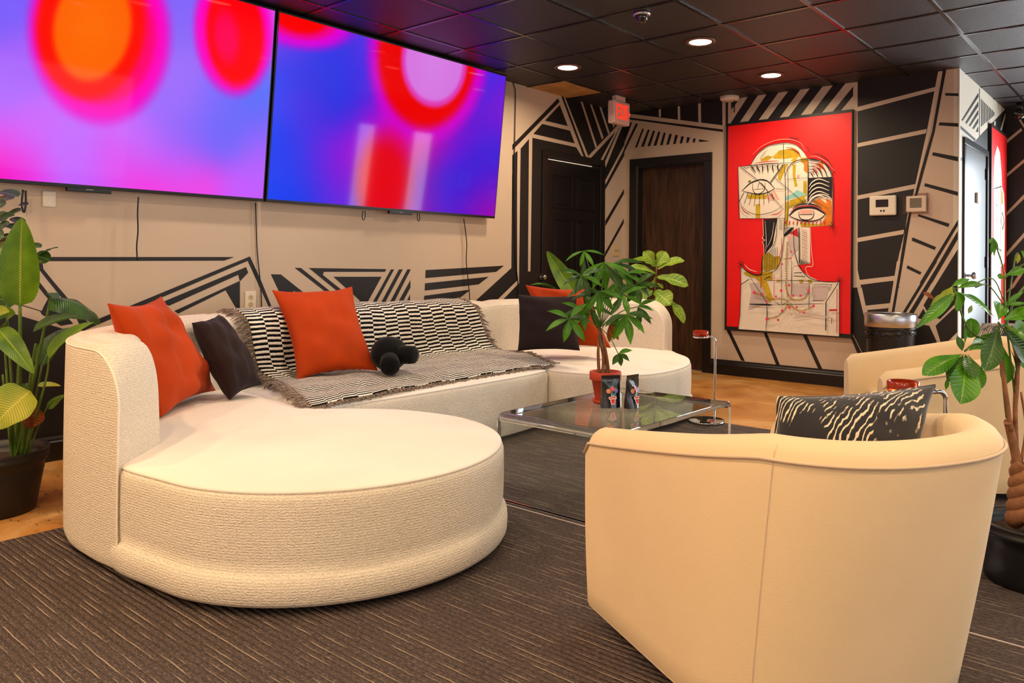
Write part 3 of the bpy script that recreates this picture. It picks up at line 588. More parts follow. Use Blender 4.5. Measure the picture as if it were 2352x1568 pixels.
# ================================================================== thermostats, bin
def on_back(u0, v0, u1, v1): a, c = PY(u0, v0, YP), PY(u1, v1, YP); return a.x, c.x, c.z, a.z
x0, x1, z0, z1 = on_back(1999, 451, 2060, 494)
t = thing('thermostat', 'white wall thermostat with dark blank display left of the boxed one', 'thermostat', ((x0+x1)/2, YP, z0))
mb = MB(); mb.box((x0, YP - 0.032, z0), (x1, YP, z1)); mb.build('housing', WHITEPL, t, bevel=0.012, seg=3)
mb = MB(); mb.box((lerp(x0,x1,.25), YP - 0.0335, lerp(z0,z1,.42)), (lerp(x0,x1,.72), YP - 0.031, lerp(z0,z1,.80))); mb.build('display', mat('dark_lcd', (30, 26, 40), rough=0.15), t)
for k in (.42, .53): mb = MB(); mb.box((lerp(x0,x1,k), YP - 0.034, lerp(z0,z1,.18)), (lerp(x0,x1,k+.06), YP - 0.031, lerp(z0,z1,.28))); mb.build('button', mat('brown_button', (70, 50, 44)), t)
x0, x1, z0, z1 = on_back(2083, 451, 2129, 486)
t = thing('thermostat', 'white wall thermostat with grey display under a clear cover', 'thermostat', ((x0+x1)/2, YP, z0))
mb = MB(); mb.box((x0, YP - 0.03, z0), (x1, YP - 0.004, z1)); mb.build('housing', WHITEPL, t, bevel=0.010, seg=3)
mb = MB(); mb.box((lerp(x0,x1,.2), YP - 0.0315, lerp(z0,z1,.25)), (lerp(x0,x1,.78), YP - 0.029, lerp(z0,z1,.85))); mb.build('display', mat('grey_lcd', (110, 112, 100), rough=0.2), t)
mb = MB(); q = 0.018
mb.box((x0-q, YP - 0.004, z0-q), (x1+q, YP - 0.0005, z1+q)); 
for lo, hi in (((x0-q, z0-q), (x0-q+.004, z1+q)), ((x1+q-.004, z0-q), (x1+q, z1+q)), ((x0-q, z0-q), (x1+q, z0-q+.004)), ((x0-q, z1+q-.004), (x1+q, z1+q))):
    mb.box((lo[0], YP - 0.055, lo[1]), (hi[0], YP - 0.004, hi[1]))
mb.box((x0-q, YP - 0.058, z0-q), (x1+q, YP - 0.055, z1+q)); mb.build('clear_cover', thin_clear('clear_cover_plastic', (253, 250, 250), 1.35, 0.08), t)
bx, by = -1.845, 6.62
t = thing('trash_can', 'black trash can with silver rim and black liner under the thermostats', 'trash can', (bx, by, 0))
mb = MB(); mb.lathe((bx, by, 0.0), [(0.165, 0.003), (0.17, 0.01), (0.186, 0.56), (0.186, 0.60), (0.178, 0.60), (0.165, 0.02), (0.0, 0.02)], 48); mb.build('bin_body', mat('satin_black_steel', (20, 19, 20), rough=0.35), t)
mb = MB(); mb.lathe((bx, by, 0.0), [(0.194, 0.580), (0.200, 0.585), (0.200, 0.682), (0.194, 0.689), (0.150, 0.689), (0.150, 0.680), (0.188, 0.676), (0.188, 0.586)], 56); mb.build('rim', BRUSHED, t)
mb = MB(); rows = []
for j in range(9):
    row = []
    for k in range(72):
        a = 2*math.pi*k/72; drop = 0.05 + 0.045*(0.5 + 0.5*math.sin(a*1.0 + 4.2)) ; z = 0.578 - drop*j/8
        r = 0.190 + 0.006*math.sin(a*17 + j*1.7) * min(1, j/3) + 0.004*math.sin(a*31 - j) + 0.004*math.sin(j*1.5)
        row.append((bx + r*math.cos(a), by + r*math.sin(a), z))
    rows.append(row)
mb.grid(rows, closed_v=True); mb.build('liner', mat('black_liner', (16, 15, 17), rough=0.22), t)
# ================================================================== paintings
PW_ = [mat('canvas_red', (226, 8, 6), rough=0.5, noise=0.06, nscale=4), mat('paint_frame_black', (20, 17, 17), rough=0.5), mat('paint_white', (230, 218, 200), rough=0.6, noise=0.03, nscale=6),
       mat('paint_black', (18, 16, 18), rough=0.5), mat('paint_ochre', (190, 158, 20), rough=0.6, noise=0.15, nscale=20), mat('paint_orange', (214, 120, 20), rough=0.6, noise=0.15, nscale=20),
       mat('paint_red', (190, 24, 28), rough=0.55), mat('paint_pink', (222, 60, 100), rough=0.6), mat('paint_teal', (140, 200, 190), rough=0.6), mat('paint_grey', (196, 178, 172), rough=0.6), mat('paint_leaf', (122, 116, 30), rough=0.6), mat('paint_rose', (226, 166, 150), rough=0.6)]
RED_, FRM, WHT, BLK, OCH, ORG, RD2, PNK, TEA, GRY, LEF, ROS = range(12)
PA = Rg(1660, 250, 5.806); PB = Rg(1660, 500, 5.6)
yf = YP - 0.040
layer = [0]
mb = MB()
def pt(u, v): return PY(u, v, yf - 0.0006 - layer[0]*0.00012)
def sh(px, mi): layer[0] += 1; mb.poly([pt(u, v) for u, v in px], mi)
def st(px, w, mi=BLK, taper=True, sm=4):
    layer[0] += 1
    P = [Vector((u, v, 0)) for u, v in px]
    if len(P) > 2 and sm: P = spline(P, sm)
    n = len(P); L, R = [], []
    for i, p in enumerate(P):
        d = (P[min(i+1, n-1)] - P[max(i-1, 0)]); d = d.normalized() if d.length > 0 else Vector((1,0,0)); q = Vector((-d.y, d.x, 0))
        ww = w*0.66*((0.35 + 0.65*math.sin(math.pi*(i+0.5)/n)) if taper else 1)
        L.append(p + q*ww); R.append(p - q*ww)
    for i in range(n-1): mb.poly([pt(a.x, a.y) for a in (L[i], L[i+1], R[i+1], R[i])], mi)
# canvas and frame
mb.box((PY(1666, 500, yf).x, yf, PY(1810, 756, yf).z - 0.045), (PY(1957, 500, yf).x, YP - 0.004, PY(1668, 287, yf).z + 0.012), FRM)
fr = mb.build('tall_red_canvas', PW_); big = fr; tag(big, 'tall red painting of an abstract one-line face on the mural wall', 'painting')
x0, x1 = PY(1671, 500, yf).x, PY(1954.5, 500, yf).x; zt_, zb_ = PY(1672, 290, yf).z, PY(1670, 749, yf).z
mb = MB(); mb.box((x0, yf - 0.0005, zb_), (x1, yf, zt_), RED_)
c4 = lambda f_, pts: f_(pts)
# body (white)
sh(PB([(232,612),(330,700),(430,740),(500,715),(500,640),(515,480),(560,440),(640,200),(690,0),(785,0),(900,120),(980,120),(1125,125),(1128,590),(960,605),(1010,680),(1110,750),(1250,815),(1500,830),(1500,1000),(1495,1525),(850,1478),(202,1430),(222,1250),(232,850)]), WHT)
sh(PA([(205,772),(375,748),(400,690),(470,590),(590,500),(720,465),(860,452),(980,480),(1070,560),(1125,650),(1135,668),(1260,680),(1380,740),(1440,820),(1465,905),(1465,1100),(1470,1555),(820,1568),(815,1462),(225,1462),(215,1200)]), WHT)
sh(PB([(790,0),(1400,0),(1400,100),(985,125),(790,110)]), WHT)
# colour patches
sh(PA([(665,638),(760,550),(940,530),(1020,580),(1040,640),(840,665),(690,665)]), OCH)
sh(PA([(505,672),(600,620),(670,640),(600,690),(510,700)]), OCH); sh(PA([(735,880),(810,740),(870,735),(770,960),(740,940)]), OCH)
sh(PA([(930,740),(975,740),(970,900),(1000,1030),(960,1040),(935,900)]), OCH); sh(PA([(1040,650),(1135,650),(1135,700),(1040,700)]), OCH)
sh(PA([(905,690),(960,640),(1000,650),(960,720)]), OCH); sh(PA([(325,1140),(600,1140),(580,1200),(330,1200)]), OCH); sh(PA([(440,1270),(500,1270),(500,1455),(440,1455)]), OCH)
sh(PA([(310,960),(380,950),(370,980),(320,985)]), LEF); sh(PA([(1075,960),(1120,960),(1125,1160),(1075,1180)]), OCH); sh(PA([(890,1220),(1080,1160),(1120,1240),(1000,1280),(880,1330)]), OCH)
sh(PA([(835,1170),(920,1140),(990,1080),(1100,1130),(1110,1150),(900,1200),(840,1220)]), TEA); sh(PA([(580,1160),(660,1120),(700,1180),(650,1230),(590,1200)]), ROS); sh(PA([(990,880),(1030,880),(1020,920),(990,920)]), ROS)
sh(PA([(660,1090),(690,1080),(760,1220),(720,1200)]), ROS)
sh(PA([(1195,1240),(1290,1190),(1380,1260),(1455,1300),(1460,1560),(1300,1560),(1380,1420),(1290,1300)]), ORG); sh(PA([(1380,1190),(1450,1230),(1455,1300),(1385,1280)]), ORG)
sh(PA([(1040,700),(1130,700),(1130,860),(1080,820),(1085,740)]), ORG); sh(PA([(1270,720),(1330,700),(1345,800),(1290,790)]), ORG)
sh(PA([(835,1240),(880,1240),(870,1568),(835,1568)]), OCH); sh(PA([(215,960),(330,800),(340,960),(330,1100),(215,1180)]), WHT)
sh(PB([(1000,60),(1280,90),(1270,105),(1010,118)]), OCH); sh(PB([(1270,90),(1390,10),(1400,95),(1280,105)]), ORG)
sh(PB([(515,480),(600,450),(660,500),(740,490),(745,560),(690,650),(560,690),(510,660)]), OCH); sh(PB([(410,760),(530,720),(600,900),(650,1050),(600,1085),(560,1040),(510,880)]), OCH)
sh(PB([(270,700),(320,690),(400,740),(500,745),(495,765),(390,770),(290,735)]), OCH); sh(PB([(480,690),(640,690),(640,800),(500,800)]), OCH)
sh(PB([(340,840),(480,830),(560,1000),(560,1110),(330,1180),(370,940)]), GRY); sh(PB([(900,850),(1110,840),(1115,960),(1000,1010),(890,990)]), GRY); sh(PB([(1170,870),(1370,870),(1330,1050),(1160,1060)]), GRY); sh(PB([(880,200),(960,190),(970,400),(880,500),(840,300)]), GRY)
sh(PB([(690,800),(740,790),(740,820),(690,820)]), OCH); sh(PB([(980,800),(1040,795),(1030,835),(990,835)]), OCH); sh(PB([(1090,800),(1150,790),(1150,835),(1100,835)]), OCH)
sh(PB([(860,200),(960,130),(975,250),(930,230)]), RD2)
sh(PB([(830,240),(900,210),(905,250),(840,280)]), ROS)
# black shapes
sh(PA([(1140,920),(1460,905),(1455,1200),(1400,1170),(1290,1165),(1190,1210),(1135,1290)]), BLK)
sh(PB([(525,20),(700,10),(665,200),(640,350),(540,470),(530,330),(505,310),(545,285),(520,260)]), BLK)
sh(PB([(790,125),(920,125),(860,200),(790,245)]), BLK); sh(PB([(990,540),(1125,590),(985,595)]), BLK)
sh(PB([(1020,125),(1120,125),(1125,580),(1000,530),(1005,140)]), WHT)
# eyes
sh(PA([(265,1090),(370,1000),(500,950),(600,975),(685,1060),(600,1110),(480,1135),(360,1120)]), WHT)
st(PA([(255,1095),(370,990),(500,945),(600,965),(690,1062)]), 2.4); st(PA([(270,1095),(370,1120),(480,1136),(600,1110),(690,1060)]), 1.4)
st(PA([(398,995),(400,1070),(425,1120),(480,1132),(540,1100),(560,1050),(565,985)]), 1.5); st(PA([(410,1075),(545,1065)]), 1.0); st(PA([(460,1075),(495,985),(570,1050)]), 1.1)
sh(PA([(890,1430),(980,1350),(1130,1320),(1250,1340),(1370,1405),(1290,1480),(1150,1500),(1000,1470)]), WHT)
st(PA([(885,1425),(980,1340),(1120,1310),(1250,1330),(1370,1405)]), 5.0); st(PA([(895,1430),(1000,1475),(1130,1498),(1280,1475),(1370,1405)]), 2.0)
st(PA([(900,1375),(1000,1310),(1120,1295),(1230,1300),(1360,1370)]), 1.8, RD2); st(PA([(930,1330),(1010,1280),(1120,1265),(1230,1280),(1320,1325)]), 2.2)
st(PA([(1018,1365),(1020,1430),(1050,1470),(1130,1482),(1190,1460),(1215,1410),(1210,1350)]), 2.0); st(PA([(1030,1410),(1200,1408)]), 1.6); sh(PA([(1035,1345),(1200,1345),(1195,1400),(1035,1400)]), ROS)
for q in range(8): st(PA([(285+q*52, 1130 - abs(q-3.5)*6),(245+q*58 + (q-3)*8, 1200 + 90*math.sin(0.4+q*0.35))]), 0.9)
for q in range(9): st(PA([(895+q*24,1310-q*7),(905+q*22 + (q-2)*8,1190+ (8-q)*14)]), 0.8)
for q in range(12): st(PA([(1200+q*18,1240+q*8),(1190+q*20,1190+q*12)]), 0.7)
for q in range(11): x = 865 + q*50; st(PB([((x-350)*1.0+300, 30 + (q%3)*8),((x-350)*1.0+285, 80 + (q%2)*10)]), 2.0, RD2)
# outlines
st(PA([(375,748),(400,690),(470,590),(590,500),(720,465),(860,452),(980,480),(1070,560),(1125,650)]), 1.2, sm=5); st(PA([(205,772),(500,742),(950,715)]), 1.2); st(PA([(205,772),(215,1200),(225,1462),(520,1462),(810,1458)]), 1.2, sm=0)
st(PA([(808,460),(812,720)]), 1.0); st(PA([(820,735),(835,1100),(825,1568)]), 1.0); st(PA([(865,735),(870,1330),(850,1568)]), 0.8); st(PA([(1135,668),(1138,900),(1130,1270)]), 1.3)
st(PA([(240,775),(460,945)]), 1.2); st(PA([(460,945),(560,1050),(820,1350)]), 1.1); st(PA([(700,920),(1080,1250)]), 1.0); st(PA([(805,740),(635,980)]), 1.8); st(PA([(700,1065),(830,1075)]), 0.9)
st(PA([(830,900),(860,800),(960,700),(1130,668),(1260,680),(1380,740),(1445,830),(1470,905)]), 1.6, sm=5); st(PA([(1465,905),(1470,1100),(1465,1560)]), 1.6, sm=0); st(PA([(840,940),(1130,915)]), 0.7)
st(PA([(215,1190),(260,1300),(360,1380),(480,1410),(640,1380),(760,1320),(820,1260)]), 0.9)
for k in range(5): r = 55 + k*62; st(PA([(1145, 890 - r*0.72),(1145 + r*0.6, 885 - r*0.60),(1145 + r*0.9, 900 - r*0.3),(1150 + r, 905)]), 1.8)
for k in range(4): r = 80 + k*60; st(PA([(1190 + k*5, 880 - r*0.62),(1150 + r*0.7, 880 - r*0.42),(1148 + r*0.85, 870 - r*0.15)]), 1.6, RD2)
for k in range(5): y = 960 + k*55; st(PA([(1150, y+75),(1200, y+10),(1290, y-25),(1420, y+20)]), 2.0, WHT)
st(PA([(1130,1280),(1180,1190),(1290,1140),(1400,1160),(1450,1200)]), 2.0, WHT)
for q in range(6): st(PA([(380+q*72,752-q*3),(400+q*66,790-q*2),(440+q*60 if q<2 else 385+q*74,850-q*4)]), 2.0)
for q in range(6): st(PA([(275+q*82,770-q*4),(310+q*80,795-q*4),(350+q*80,768-q*4)]), 0.8)
st(PA([(420,728),(560,705),(745,690)]), 1.6, RD2); st(PA([(845,512),(940,530),(1010,580),(1035,638)]), 1.8, RD2); st(PA([(245,1300),(290,1370),(355,1400)]), 1.6, RD2); st(PA([(640,1412),(730,1400),(795,1350)]), 1.6, RD2)
st(PA([(400,610),(520,500),(700,420),(880,405),(1030,450),(1100,560)]), 1.0, ROS); st(PA([(1150,620),(1260,600),(1400,680),(1490,860)]), 1.4, BLK); st(PA([(1160,630),(1270,640),(1400,720),(1490,830)]), 1.0, ROS)
st(PA([(500,660),(540,600),(600,540)]), 0.7); st(PA([(890,380),(1010,398)]), 1.6, BLK); st(PA([(1120,500),(1160,575)]), 1.2)
# jaw, neck, shoulders
st(PB([(232,612),(300,680),(400,730),(470,735),(500,700),(505,560),(515,480)]), 2.4, sm=5); st(PB([(515,480),(600,440),(660,340),(690,200),(700,10)]), 1.0); st(PB([(470,735),(600,715),(700,650),(750,520),(780,300),(790,110)]), 1.2, sm=5)
for q in range(9): x = 540 + q*20; st(PB([(x, 470 - q*12),(x + 2, 700 - q*6)]), 0.8)
st(PB([(910,130),(915,350),(940,500),(1000,650),(1100,760),(1250,815),(1400,828),(1500,826)]), 1.4, sm=5); st(PB([(980,130),(985,580)]), 2.0); st(PB([(790,0),(785,240)]), 1.2); st(PB([(700,15),(690,200)]), 0.9)
st(PB([(1128,130),(1140,400),(1160,610),(1090,625),(1065,660),(1110,750)]), 1.0, WHT); st(PB([(232,612),(235,860),(222,1250),(202,1430)]), 1.0, sm=0); st(PB([(1500,830),(1500,1520)]), 1.6, sm=0)
for q in range(16): y = 150 + q*25; st(PB([(1015, y),(1085, y+22)]), 0.8, BLK if q%2 else RD2)
for q in range(6): st(PB([(1000 + q*20, 545+q*7),(1002 + q*20, 592)]), 1.0, WHT)
for q in range(5): st(PB([(800+q*18, 130),(795+q*12, 205-q*14)]), 1.0, WHT)
for q in range(8): st(PB([(720, 30+q*16),(770, 34+q*16)]), 0.7)
st(PB([(545,40),(560,300),(550,440)]), 0.8, WHT); st(PB([(660,60),(630,250),(570,380)]), 0.8, WHT); st(PB([(515,20),(525,230),(505,260),(545,288),(510,312),(530,350),(530,460)]), 1.2, WHT, sm=0)
st(PB([(280,600),(340,660),(440,695)]), 1.2, WHT)
st(PB([(560,805),(1000,810),(1500,826)]), 1.1); st(PB([(755,590),(755,1110)]), 0.9); st(PB([(885,535),(885,860),(880,1040)]), 1.2); st(PB([(340,745),(560,1080),(595,1145)]), 1.0); st(PB([(240,855),(340,790)]), 1.6)
st(PB([(345,1110),(560,1118),(640,1122)]), 3.0); st(PB([(640,1122),(1000,1110),(1300,1106)]), 1.0); st(PB([(655,1070),(755,1120),(885,1040)]), 1.0); st(PB([(560,1060),(570,1250),(552,1450)]), 1.4)
st(PB([(1115,850),(1108,1180)]), 1.2); st(PB([(1160,870),(1150,1000)]), 1.0); st(PB([(1400,860),(1370,940)]), 1.2); st(PB([(1480,850),(1330,1085)]), 1.6); st(PB([(1328,1080),(1325,1450)]), 2.2); st(PB([(1150,1065),(1300,1068)]), 1.2); st(PB([(1170,858),(1410,860)]), 0.8)
st(PB([(985,1215),(1180,1245),(1405,1290)]), 3.0, GRY); st(PB([(890,1290),(1010,1270),(1180,1250)]), 2.2, GRY); st(PB([(1405,1290),(1398,1365)]), 1.2); st(PB([(1030,905),(1110,850)]), 1.8, GRY)
st(PB([(1370,1188),(1470,1186)]), 3.2, RD2, False); st(PB([(1470,915),(1468,1480)]), 1.5, RD2); st(PB([(660,720),(655,1050)]), 1.0, RD2); st(PB([(490,750),(492,900)]), 1.6, RD2); st(PB([(745,640),(740,775),(660,775)]), 0.8, RD2, sm=0); st(PB([(755,250),(755,400),(720,540)]), 1.4, RD2)
st(PB([(915,710),(1020,705)]), 1.5); st(PB([(915,750),(1060,758)]), 1.5); st(PB([(915,620),(960,622)]), 1.0); st(PB([(530,795),(610,750)]), 1.6); st(PB([(560,765),(630,775)]), 1.2); st(PB([(780,530),(860,520)]), 1.0)
for (cx, cy) in ((232, 600), (1405, 110), (1500, 810)):
    for q in range(6): a = q*math.pi/3 + 0.3; st(PB([(cx, cy),(cx + 45*math.cos(a), cy + 60*math.sin(a))]), 1.3)
# floral sprig
def sprig(pts, c0=LEF):
    P = spline([Vector((u, v, 0)) for u, v in PB(pts)], 6); st([(p.x, p.y) for p in P], 0.6, LEF, False, 0)
    acc = 0
    for i in range(1, len(P)):
        acc += (P[i]-P[i-1]).length
        if acc > 2.4:
            acc = 0; d = (P[i]-P[i-1]).normalized()
            for sgn in (-1, 1):
                a = math.atan2(d.y, d.x) + sgn*0.9; tx, ty = P[i].x + 3.6*math.cos(a), P[i].y + 3.6*math.sin(a)
                st([(P[i].x, P[i].y), (tx, ty)], 1.3, LEF if rnd.random() < 0.7 else ORG, True, 0)
sprig([(820,790),(815,600),(825,450),(835,320)]); sprig([(870,1040),(830,960),(815,860),(820,790)])
sprig([(860,1080),(740,1040),(620,1050),(500,1000),(400,960)]); sprig([(850,1040),(960,1060),(1060,1030),(1110,940)]); sprig([(860,1080),(900,1150),(1010,1200),(1160,1140)]); sprig([(850,1090),(800,1180),(700,1270),(575,1300)])
for (x, y, r) in [(405,962,20),(513,980,15),(570,1082,13),(685,1012,14),(752,937,18),(855,868,18),(908,1000,16),(1000,1000,16),(1105,935,18),(857,1152,18),(952,1148,14),(1043,1218,14),(1168,1134,18),(765,1193,16),(712,1313,16),(568,1300,20),(880,435,13),(875,520,13),(765,595,13)]:
    u, v = PB([(x, y)])[0]; r /= 5.6; sh([(u + r*math.cos(k*math.pi/5), v + r*1.15*math.sin(k*math.pi/5)) for k in range(10)], PNK)
o = mb.build('painted_surface', PW_, big)
# small second painting on the column wall
xq = XC + 0.03
mb = MB(); ya_, yb_ = d3b + 0.115, 8.93; mb.box((XC + 0.004, ya_ - 0.02, 0.44), (xq, yb_ + 0.0, 2.41), 1)
p2 = mb.build('tall_red_canvas', PW_); tag(p2, 'narrow looking red painting of a face beyond the glossy door', 'painting')
mb = MB(); lay = [0]
def y2(k): return lerp(ya_, yb_, k)
def z2(k): return lerp(2.38, 0.47, k)
def s2(pts, mi): lay[0] += 1; mb.poly([(xq + 0.0004*lay[0], y2(a), z2(c)) for a, c in pts], mi)
s2([(0,0),(1,0),(1,1),(0,1)], RED_)
s2([(0.1,0.30),(0.16,0.14),(0.34,0.075),(0.5,0.10),(0.62,0.2),(0.66,0.27),(0.8,0.3),(0.88,0.42),(0.86,0.66),(0.72,0.68),(0.6,0.68),(0.62,0.98),(0.04,0.98),(0.04,0.60),(0.12,0.55),(0.1,0.5)], WHT)
s2([(0.1,0.6),(0.3,0.58),(0.3,0.66),(0.2,0.82),(0.1,0.8)], ROS); s2([(0.6,0.28),(0.7,0.3),(0.72,0.36),(0.62,0.36)], ORG); s2([(0.35,0.24),(0.55,0.26),(0.44,0.33)], GRY)
def l2(a, c, w=0.006):
    lay[0] += 1; A_ = Vector((0, y2(a[0]), z2(a[1]))); B_ = Vector((0, y2(c[0]), z2(c[1]))); d = (B_-A_).normalized(); n = Vector((0, -d.z, d.y))*w; x = Vector((xq + 0.0004*lay[0], 0, 0))
    mb.poly([A_+n+x, B_+n+x, B_-n+x, A_-n+x], BLK)
for a, c in [((0.1,0.30),(0.62,0.27)),((0.1,0.3),(0.1,0.58)),((0.1,0.58),(0.62,0.6)),((0.55,0.24),(0.6,0.68)),((0.3,0.28),(0.44,0.36)),((0.6,0.45),(0.68,0.40)),((0.68,0.40),(0.8,0.45)),((0.8,0.45),(0.7,0.49)),((0.7,0.49),(0.6,0.45)),((0.2,0.4),(0.3,0.37)),((0.3,0.37),(0.4,0.42)),((0.4,0.42),(0.28,0.46)),((0.28,0.46),(0.2,0.4)),((0.62,0.68),(0.62,0.9)),((0.45,0.6),(0.45,0.98))]: l2(a, c)
mb.build('painted_surface', PW_, p2)
# ================================================================== upholstery materials
def fabric(name, rgb, kind='boucle', rough=0.9, sheen=0.04):
    m = mat(name, rgb, rough=rough, sheen=sheen, spec=0.2); nt, b = nodes(m); tc = N(nt, 'ShaderNodeTexCoord'); mp = N(nt, 'ShaderNodeMapping')
    nt.links.new(tc.outputs['Object'], mp.inputs[0])
    if kind == 'boucle':
        mp.inputs['Scale'].default_value = (1, 1, 1.9); v = N(nt, 'ShaderNodeTexVoronoi', Scale=150.0); n = N(nt, 'ShaderNodeTexNoise', Scale=120.0, Detail=3.0)
        nt.links.new(mp.outputs[0], v.inputs['Vector']); nt.links.new(mp.outputs[0], n.inputs['Vector'])
        a = N(nt, 'ShaderNodeMath', operation='SUBTRACT'); nt.links.new(n.outputs['Fac'], a.inputs[0]); nt.links.new(v.outputs['Distance'], a.inputs[1]); h = a.outputs[0]; st_, di = 0.5, 0.005
        sz = N(nt, 'ShaderNodeSeparateXYZ'); nt.links.new(tc.outputs['Object'], sz.inputs[0]); nzz = N(nt, 'ShaderNodeMath', operation='MULTIPLY_ADD'); nzz.inputs[1].default_value = 0.004; nt.links.new(n.outputs['Fac'], nzz.inputs[0]); nt.links.new(sz.outputs['Z'], nzz.inputs[2])
        q1 = N(nt, 'ShaderNodeMath', operation='MULTIPLY'); q1.inputs[1].default_value = 2*math.pi/0.0085; nt.links.new(nzz.outputs[0], q1.inputs[0]); q2 = N(nt, 'ShaderNodeMath', operation='SINE'); nt.links.new(q1.outputs[0], q2.inputs[0])
        q3 = N(nt, 'ShaderNodeMath', operation='MULTIPLY_ADD'); q3.inputs[1].default_value = 0.16; nt.links.new(q2.outputs[0], q3.inputs[0]); nt.links.new(h, q3.inputs[2]); h = q3.outputs[0]
        r = N(nt, 'ShaderNodeMapRange'); r.inputs['From Min'].default_value = -0.3; r.inputs['From Max'].default_value = 0.45; r.inputs['To Min'].default_value = 0.80; r.inputs['To Max'].default_value = 1.06
        nt.links.new(h, r.inputs['Value'])
    else:
        n = N(nt, 'ShaderNodeTexNoise', Scale=2.2, Detail=5.0); n2 = N(nt, 'ShaderNodeTexNoise', Scale=300.0, Detail=2.0)
        nt.links.new(mp.outputs[0], n.inputs['Vector']); nt.links.new(mp.outputs[0], n2.inputs['Vector']); h = n2.outputs['Fac']; st_, di = 0.25, 0.002
        r = N(nt, 'ShaderNodeMapRange'); r.inputs['From Min'].default_value = 0.3; r.inputs['From Max'].default_value = 0.7; r.inputs['To Min'].default_value = 0.93 if kind == 'plain' else 0.72; r.inputs['To Max'].default_value = 1.04 if kind == 'plain' else 1.2
        nt.links.new(n.outputs['Fac'], r.inputs['Value'])
    s = N(nt, 'ShaderNodeVectorMath', operation='SCALE'); s.inputs[0].default_value = L3(rgb)[:3]; nt.links.new(r.outputs[0], s.inputs['Scale']); nt.links.new(s.outputs[0], b.inputs['Base Color'])
    bp = N(nt, 'ShaderNodeBump'); bp.inputs['Strength'].default_value = st_; bp.inputs['Distance'].default_value = di
    nt.links.new(h, bp.inputs['Height']); nt.links.new(bp.outputs[0], b.inputs['Normal']); return m
BOUCLE = fabric('cream_boucle', (230, 218, 200)); BOUCLE_S = fabric('cream_boucle_lit', (234, 224, 212), 'plain')  # seat tops and piping: paler copy of the same cloth, toned for light
CHAIRF = fabric('cream_twill', (230, 204, 164), 'plain'); ORANGE = fabric('orange_velvet', (176, 58, 4), 'velvet', 0.8, 0.06); DARKV = fabric('charcoal_velvet', (38, 27, 27), 'velvet', 0.8, 0.08)
PLUSH = fabric('black_plush', (6, 6, 6), 'velvet', 0.85, 0.1)
# ================================================================== rugs
RUG = mat('charcoal_ribbed_rug', (60, 52, 50), rough=0.95, spec=0.1)
nt, b = nodes(RUG); tc = N(nt, 'ShaderNodeTexCoord'); sp = N(nt, 'ShaderNodeSeparateXYZ'); nt.links.new(tc.outputs['Object'], sp.inputs[0])
nw = N(nt, 'ShaderNodeTexNoise', Scale=9.0, Detail=2.0); nt.links.new(tc.outputs['Object'], nw.inputs['Vector'])
m1 = N(nt, 'ShaderNodeMath', operation='MULTIPLY_ADD'); m1.inputs[1].default_value = 0.008; nt.links.new(nw.outputs['Fac'], m1.inputs[0]); nt.links.new(sp.outputs['Y'], m1.inputs[2])
m2 = N(nt, 'ShaderNodeMath', operation='MULTIPLY'); m2.inputs[1].default_value = 2*math.pi/0.0215; nt.links.new(m1.outputs[0], m2.inputs[0])
m3_ = N(nt, 'ShaderNodeMath', operation='SINE'); nt.links.new(m2.outputs[0], m3_.inputs[0])
mp = N(nt, 'ShaderNodeMapping'); mp.inputs['Scale'].default_value = (40, 160, 1); nt.links.new(tc.outputs['Object'], mp.inputs[0])
nf = N(nt, 'ShaderNodeTexNoise', Scale=1.6, Detail=3.0, Roughness=0.7); nt.links.new(mp.outputs[0], nf.inputs['Vector'])
mpb = N(nt, 'ShaderNodeMapping'); mpb.inputs['Scale'].default_value = (4, 40, 1); nt.links.new(tc.outputs['Object'], mpb.inputs[0])
nb = N(nt, 'ShaderNodeTexNoise', Scale=1.3, Detail=2.0); nt.links.new(mpb.outputs[0], nb.inputs['Vector'])
cr = N(nt, 'ShaderNodeValToRGB'); e = cr.color_ramp.elements; e[0].position = .25; e[0].color = L3((40, 34, 33)); e[1].position = .85; e[1].color = L3((150, 132, 122)); k = e.new(.55); k.color = L3((88, 76, 72))
nt.links.new(nf.outputs['Fac'], cr.inputs[0])
# fine light yarns lying in the grooves, broken up along their length
pk = N(nt, 'ShaderNodeMath', operation='MULTIPLY'); nt.links.new(m3_.outputs[0], pk.inputs[0]); pk.inputs[1].default_value = -1.0
pr_ = N(nt, 'ShaderNodeMapRange'); pr_.inputs['From Min'].default_value = 0.90; pr_.inputs['From Max'].default_value = 0.995; nt.links.new(pk.outputs[0], pr_.inputs['Value'])
br = N(nt, 'ShaderNodeMapRange'); br.inputs['From Min'].default_value = 0.50; br.inputs['From Max'].default_value = 0.62; nt.links.new(nb.outputs['Fac'], br.inputs['Value'])
ml = N(nt, 'ShaderNodeMath', operation='MULTIPLY'); nt.links.new(pr_.outputs[0], ml.inputs[0]); nt.links.new(br.outputs[0], ml.inputs[1])
ml2 = N(nt, 'ShaderNodeMath', operation='MULTIPLY'); ml2.inputs[1].default_value = 0.8; nt.links.new(ml.outputs[0], ml2.inputs[0])
mx = N(nt, 'ShaderNodeMix', data_type='RGBA'); mx.inputs[7].default_value = L3((200, 176, 150)); nt.links.new(ml2.outputs[0], mx.inputs[0]); nt.links.new(cr.outputs[0], mx.inputs[6])
nt.links.new(mx.outputs[2], b.inputs['Base Color'])
ad = N(nt, 'ShaderNodeMath', operation='MULTIPLY_ADD'); ad.inputs[1].default_value = 1.1; nt.links.new(nf.outputs['Fac'], ad.inputs[0]); nt.links.new(m3_.outputs[0], ad.inputs[2])
bp = N(nt, 'ShaderNodeBump'); bp.inputs['Strength'].default_value = 0.7; bp.inputs['Distance'].default_value = 0.005; nt.links.new(ad.outputs[0], bp.inputs['Height']); nt.links.new(bp.outputs[0], b.inputs['Normal'])
